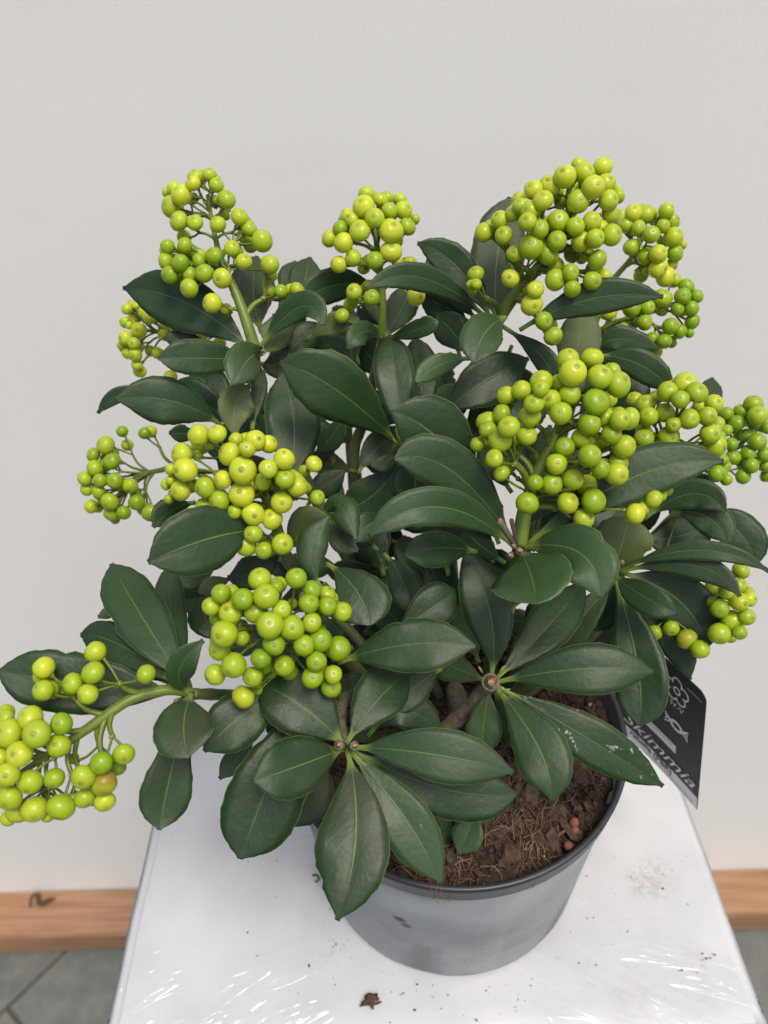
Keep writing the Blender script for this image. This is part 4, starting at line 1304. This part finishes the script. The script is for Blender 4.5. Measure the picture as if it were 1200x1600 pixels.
br = random.Random(21)
ALL = []
for key, c in CL.items():
    axis = smooth_path([at(*a) for a in c['axis']], 6)
    na = len(axis)
    thr = []
    for i in range(len(c['axis']) - 1):
        for k in range(6):
            thr.append(c['th'][i] + (c['th'][i + 1] - c['th'][i]) * k / 6)
    thr.append(c['th'][-1])
    thr = [t / 2 * dist_of(p) / F_PX for t, p in zip(thr, axis)]
    axpx = [project(p) for p in axis]
    bs = []
    for tile, txt in c['b']:
        ox, oy, s = TILE[tile]
        for w in txt.split():
            nums, fl = w, ''
            while nums[-1].isalpha(): fl += nums[-1]; nums = nums[:-1]
            x, y, r = (float(q) for q in nums.split(','))
            bs.append([ox + x / s, oy + y / s, r / s * (1.12 if key in 'ABC' else 1.055), fl])
    for _ in range(int(len(bs) * (1.15 if key in 'CDF' else .85))):          # berries half hidden behind the front ones
        A = br.choice(bs)
        near = sorted(bs, key=lambda q: (q[0] - A[0]) ** 2 + (q[1] - A[1]) ** 2)[1:4]
        B = br.choice(near)
        if math.hypot(A[0] - B[0], A[1] - B[1]) < 75:
            k = br.uniform(.35, .65)
            bs.append([A[0] + (B[0] - A[0]) * k + br.uniform(-5, 5), A[1] + (B[1] - A[1]) * k + br.uniform(-5, 5), min(A[2], B[2]) * br.uniform(.86, .98), 'bh' + ('g' if br.random() < .4 else '')])
    cx = sum(b[0] for b in bs) / len(bs); cy = sum(b[1] for b in bs) / len(bs)
    tx, ty = axpx[-1]
    items = []
    for x, y, r, fl in bs:
        j = min(range(na), key=lambda i: (axpx[i][0] - x) ** 2 + (axpx[i][1] - y) ** 2)
        rho = math.hypot(axpx[j][0] - x, axpx[j][1] - y) / c['Rp']
        da = dist_of(axis[j])
        Rm = c['Rp'] * da / F_PX
        dome = math.sqrt(max(0, 1 - rho * rho)) * Rm * .62
        d = da - (dome if 'b' not in fl else -dome * .25) + br.uniform(-.002, .002)
        d = .6 * d + .4 * (c['d'] + (.010 if 'b' in fl else 0))
        items.append(dict(x=x, y=y, pr=r, fl=fl, d=d, j=j))
    for it in items: it['r'] = it['pr'] * it['d'] / F_PX
    for _ in range(60):                        # push overlapping berries apart along the line of sight
        moved = False
        for i in range(len(items)):
            for k in range(i + 1, len(items)):
                A, B = items[i], items[k]
                pa, pb = at(A['x'], A['y'], A['d']), at(B['x'], B['y'], B['d'])
                need = (A['r'] + B['r']) * .95
                gap = (pa - pb).length
                if gap < need:
                    lat = math.hypot(A['x'] - B['x'], A['y'] - B['y']) * A['d'] / F_PX
                    dz = math.sqrt(max(0, need * need - lat * lat))
                    cur = B['d'] - A['d']
                    rank = lambda q: (1 if 'b' in q['fl'] else 0, -q['pr'])
                    sgn = 1 if (rank(B) > rank(A)) else -1
                    if ('b' in A['fl']) == ('b' in B['fl']): sgn = 1 if cur > 0 else -1
                    target = sgn * dz
                    mv = (target - cur) * .5
                    B['d'] += mv * .5; A['d'] -= mv * .5
                    moved = True
        if not moved: break
    for it in items:
        it['p'] = at(it['x'], it['y'], it['d']); it['r'] = it['pr'] * it['d'] / F_PX
    # --- stalk network
    root = axis[0]
    g = Geo()
    g.tube(axis, thr, 9, 0)
    pts = [it['p'] for it in items]
    kk = max(2, round(len(pts) / 3.6))
    cent = [pts[i].copy() for i in br.sample(range(len(pts)), kk)]
    for _ in range(12):
        grp = [min(range(kk), key=lambda q: (cent[q] - p).length) for p in pts]
        for q in range(kk):
            mem = [p for p, gq in zip(pts, grp) if gq == q]
            if mem: cent[q] = sum(mem, Vector()) / len(mem)
    for q in range(kk):
        mem = [it for it, gq in zip(items, grp) if gq == q]
        if not mem: continue
        cc = cent[q]
        j = min(range(na), key=lambda i: (axis[i] - cc).length)
        dd = (axis[j] - cc).length
        s = 0
        while j > 2 and s < dd * .45:
            s += (axis[j] - axis[j - 1]).length; j -= 1
        a0 = axis[j]
        adir = (axis[min(j + 2, na - 1)] - axis[max(j - 1, 0)]).normalized()
        node = a0.lerp(cc, .55 if len(mem) > 1 else .35)
        mid = a0.lerp(node, .5) + adir * (node - a0).length * .12
        rb = min(thr[j] * .55, .00062 + .00022 * len(mem))
        q1 = smooth_path([a0, mid, node], 4)
        g.tube(q1, [rb * (1.15 - .3 * i / 8) for i in range(9)], 6, 0)
        g.blob(node, rb * 1.2, mi=0, nu=6, nv=4)
        if br.random() < .55:
            g.blob(node + Vector((br.uniform(-1, 1), -1, br.uniform(-.3, 1))).normalized() * rb * 1.1, .00075, mi=1, nu=6, nv=4)
        for it in mem:
            bdir = (it['p'] - node)
            L = bdir.length
            out = (it['p'] - axis[max(0, it['j'] - 3)]).normalized()
            it['dir'] = (out * .7 + bdir.normalized() * .55 + (CAM - it['p']).normalized() * br.uniform(.0, .75) + Vector((br.gauss(0, .22), br.gauss(0, .22), br.gauss(0, .22)))).normalized()
            end = it['p'] - it['dir'] * it['r'] * .93
            mid = node.lerp(end, .55) + (bdir.normalized() - it['dir']) * L * .10
            q2 = smooth_path([node, mid, end], 4)
            rr = .00052
            g.tube(q2, [rr * (1.0 + .25 * (i / 8)) * (1.9 if i == 8 else 1) for i in range(9)], 5, 0)
    st = g.build("berry_cluster", [M_STALK, M_SCAR], plant, origin=root)
    for it in items:
        up = (it['p'] - root).dot((axis[-1] - axis[0]).normalized()) / max(1e-4, (axis[-1] - axis[0]).length)
        t = c['t'] + .02 + (.16 if up > .9 else 0) * min(1, up - .5) + br.gauss(0, .09)
        for ch, v in (('y', .26), ('g', -.30), ('p', .55)):
            if ch in it['fl']: t += v
        it['tint'] = max(0, min(1, t)); it['parent'] = st; it['mesh'] = br.randrange(9)
        rot = it['dir'].to_track_quat('Z', 'Y') @ Matrix.Rotation(br.uniform(0, 6.28), 3, 'Z').to_quaternion()
        it['rot'] = rot
        ALL.append(it)

inside = lambda it: -it['pr'] < it['x'] < 1200 + it['pr']
ALL.sort(key=lambda it: -(it['pr'] * (.5 if 'h' in it['fl'] else .72 if 'b' in it['fl'] else 1)) if inside(it) else 0)
for it in ALL[:300]:
    o = bpy.data.objects.new("berry", BM[it['mesh']])
    COL.objects.link(o)
    o.parent = it['parent']
    o.location = it['p'] - world_loc(it['parent'])
    o.rotation_mode = 'QUATERNION'; o.rotation_quaternion = it['rot']
    s = it['r'] / .005
    sz_ = br.uniform(.90, 1.04); o.scale = (s * br.uniform(.97, 1.05), s * br.uniform(.97, 1.05), s * sz_)
    o['tint'] = it['tint']
    o['blush'] = (.6 if it['x'] < 600 else .3) if 'o' in it['fl'] else 0.0
    if 'o' in it['fl']: o['label'] = "berry with a reddish blush"
V, Fc, AP, TI = [], [], [], []
for it in ALL[300:]:
    v, f, ap = BG[it['mesh']]
    b0 = len(V); m3 = it['rot'].to_matrix()
    V += [it['p'] + (m3 @ q) * it['r'] for q in v]
    Fc += [tuple(b0 + k for k in q) for q in f]
    AP += ap; TI += [it['tint']] * len(v)
o = mesh_obj("small_berries", V, Fc, M_BERRY, plant, origin=PLANT0)
o.data.attributes.new("apex", 'FLOAT', 'POINT').data.foreach_set("value", AP)
o.data.attributes.new("tint_point", 'FLOAT', 'POINT').data.foreach_set("value", TI)
tag(o, "smaller and half hidden berries of the clusters", kind='stuff')

# ------------------------------------------------------------------ stems
def ground_pt(dx, dy): return Vector((PLANT0.x + dx, PLANT0.y + dy, SOIL_Z - .006))
STEMS = [  # node px, then way points, thickness at node / at soil (mm), material
    ([(398, 556, .390), (420, 640, .415)], (.03 - .045, .012), 3.0, 4.0, 0),
    ([(596, 535, .402), (575, 640, .43), (560, 760, .45)], (-.01, .016), 2.6, 3.6, 0),
    ([(776, 505, .386), (760, 560, .40), (700, 700, .44)], (.004, .02), 3.2, 4.2, 0),
    ([(918, 525, .425), (900, 610, .43), (840, 800, .45)], (.016, .02), 2.4, 3.6, 0),
    ([(812, 855, .347), (800, 905, .37), (775, 1000, .41)], (.012, .0), 3.2, 4.2, 0),
    ([(960, 893, .386), (925, 945, .395), (870, 1020, .41)], (.02, .004), 2.8, 4.0, 0),
    ([(985, 765, .40), (940, 850, .42), (860, 980, .435)], (.022, .012), 2.2, 3.2, 0),
    ([(1085, 775, .43), (1000, 860, .44), (890, 1000, .44)], (.024, .02), 2.0, 3.2, 0),
    ([(388, 592, .44), (450, 700, .455), (560, 900, .455)], (-.016, .024), 2.0, 3.2, 0),
    ([(332, 753, .43), (420, 850, .43), (560, 1000, .43)], (-.02, .012), 2.2, 3.4, 0),
    ([(440, 852, .357), (480, 930, .38), (570, 1060, .40)], (-.014, .0), 2.8, 3.6, 0),
    ([(300, 1084, .328), (360, 1087, .345), (450, 1100, .375), (560, 1150, .405)], (-.024, -.004), 2.4, 3.6, 0),
    ([(767, 1068, .366), (728, 1112, .385), (690, 1146, .402)], (-.004, -.006), 3.6, 4.8, 1),
    ([(540, 1168, .330), (533, 1120, .352), (545, 1085, .375), (590, 1110, .40)], (-.012, -.012), 2.2, 3.4, 1),
    ([(622, 694, .382), (600, 760, .41), (590, 860, .435)], (-.006, .010), 2.4, 3.4, 0),
    ([(500, 640, .43), (520, 720, .45), (560, 860, .45)], (-.012, .018), 2.2, 3.0, 0),
    ([(545, 660, .44), (548, 720, .452), (570, 840, .455)], (-.008, .022), 2.2, 3.0, 0),
    ([(1010, 930, .40), (960, 960, .41), (880, 1040, .42)], (.026, .004), 1.8, 2.6, 0),
]
for wp, (dx, dy), r0, r1, mt in STEMS:
    pts = smooth_path([at(*p) for p in wp] + [ground_pt(dx, dy)], 7)
    n = len(pts) - 1
    g = Geo()
    g.tube(pts, [(r0 + (r1 - r0) * i / n) * .001 * (1 + .06 * math.sin(i * 2.1)) for i in range(n + 1)], 9)
    g.build("stem", M_BARK if mt else M_GREENSTEM, plant, origin=pts[-1])
g = Geo()
g.tube(smooth_path([ground_pt(0, -.002) - Vector((0, 0, .01)), ground_pt(.001, 0) + Vector((0, 0, .012)), ground_pt(-.002, .004) + Vector((0, 0, .03))], 5), [.009, .0085, .008, .0075, .007, .0065, .006, .006, .0055, .005, .004], 10)
g.build("trunk", M_BARK, plant, origin=ground_pt(0, 0))

# cut stubs with pale ends
def stub(px, py, d, rpx, aim, length=.006, name="cut_stub", base=None):
    p = at(px, py, d)
    if base: length = (p - at(*base)).length
    view = (CAM - p).normalized()
    dr = (view * .9 + Vector(aim)).normalized()
    if base: dr = (p - at(*base)).normalized()
    r = rpx * d / F_PX
    g = Geo()
    g.tube([p - dr * length, p - dr * length * .4, p - dr * .0003, p], [r * .92, r * .96, r * 1.06, r * .96], 14, 0)
    q = p + dr * .00015
    g.tube([q - dr * .0002, q, q - dr * .0004], [r * .86, r * .80, r * .45], 14, 1)
    g.tube([q - dr * .0003, q + dr * .0003], [r * .42, r * .30], 10, 1)
    g.build(name, [M_BARK, M_SCAR], plant, origin=p)


stub(767, 1066, .360, 14, (0, 0, .2), .010)
stub(529, 1164, .3215, 7.5, (-.3, 0, .1))
stub(554, 1165, .3215, 7, (.2, 0, .1))
stub(275, 1097, .319, 5, (-.4, 0, -.2))
stub(400, 549, .379, 5, (0, 0, .1), .004)
stub(409, 548, .380, 4, (.3, 0, .1), .004)
stub(637, 697, .372, 5, (0, 0, .3), .006)
stub(632, 681, .374, 3.5, (0, 0, .3), .006)
stub(780, 813, .334, 5.5, (-.2, 0, .5), .012, base=(810, 862, .346))
stub(799, 812, .335, 3.5, (.3, 0, .4), .006, base=(810, 862, .346))
stub(812, 861, .331, 6, (.2, 0, .1), .006, base=(810, 862, .346))
stub(797, 868, .333, 5, (-.2, 0, .0), .006, base=(810, 862, .346))
stub(802, 853, .333, 4, (.2, 0, .3), .006, base=(810, 862, .346))
stub(972, 878, .376, 4, (.2, 0, .3), .006)
stub(820, 446, .371, 3.2, (.1, 0, .2), .003)
# young buds
for px, py, d, L, ax in ((622, 676, .372, 24, (-.25, .95)), (792, 1078, .355, 12, (.8, .3)), (618, 690, .374, 14, (-.6, .6)), (750, 1045, .357, 12, (-.5, .8)), (785, 1045, .357, 14, (.5, .8))):
    p = at(px, py, d); s = L * d / F_PX
    dr = (RT * ax[0] + UP * ax[1] - FWD * .3).normalized()
    g = Geo()
    g.tube([p - dr * s * .7, p - dr * s * .2, p + dr * s * .2, p + dr * s * .5], [s * .10, s * .17, s * .13, s * .02], 7)
    g.build("bud", simple("young_bud", (0.22, 0.30, 0.06), 0.5, (0.16, 0.24, 0.05), 200), plant, origin=p)
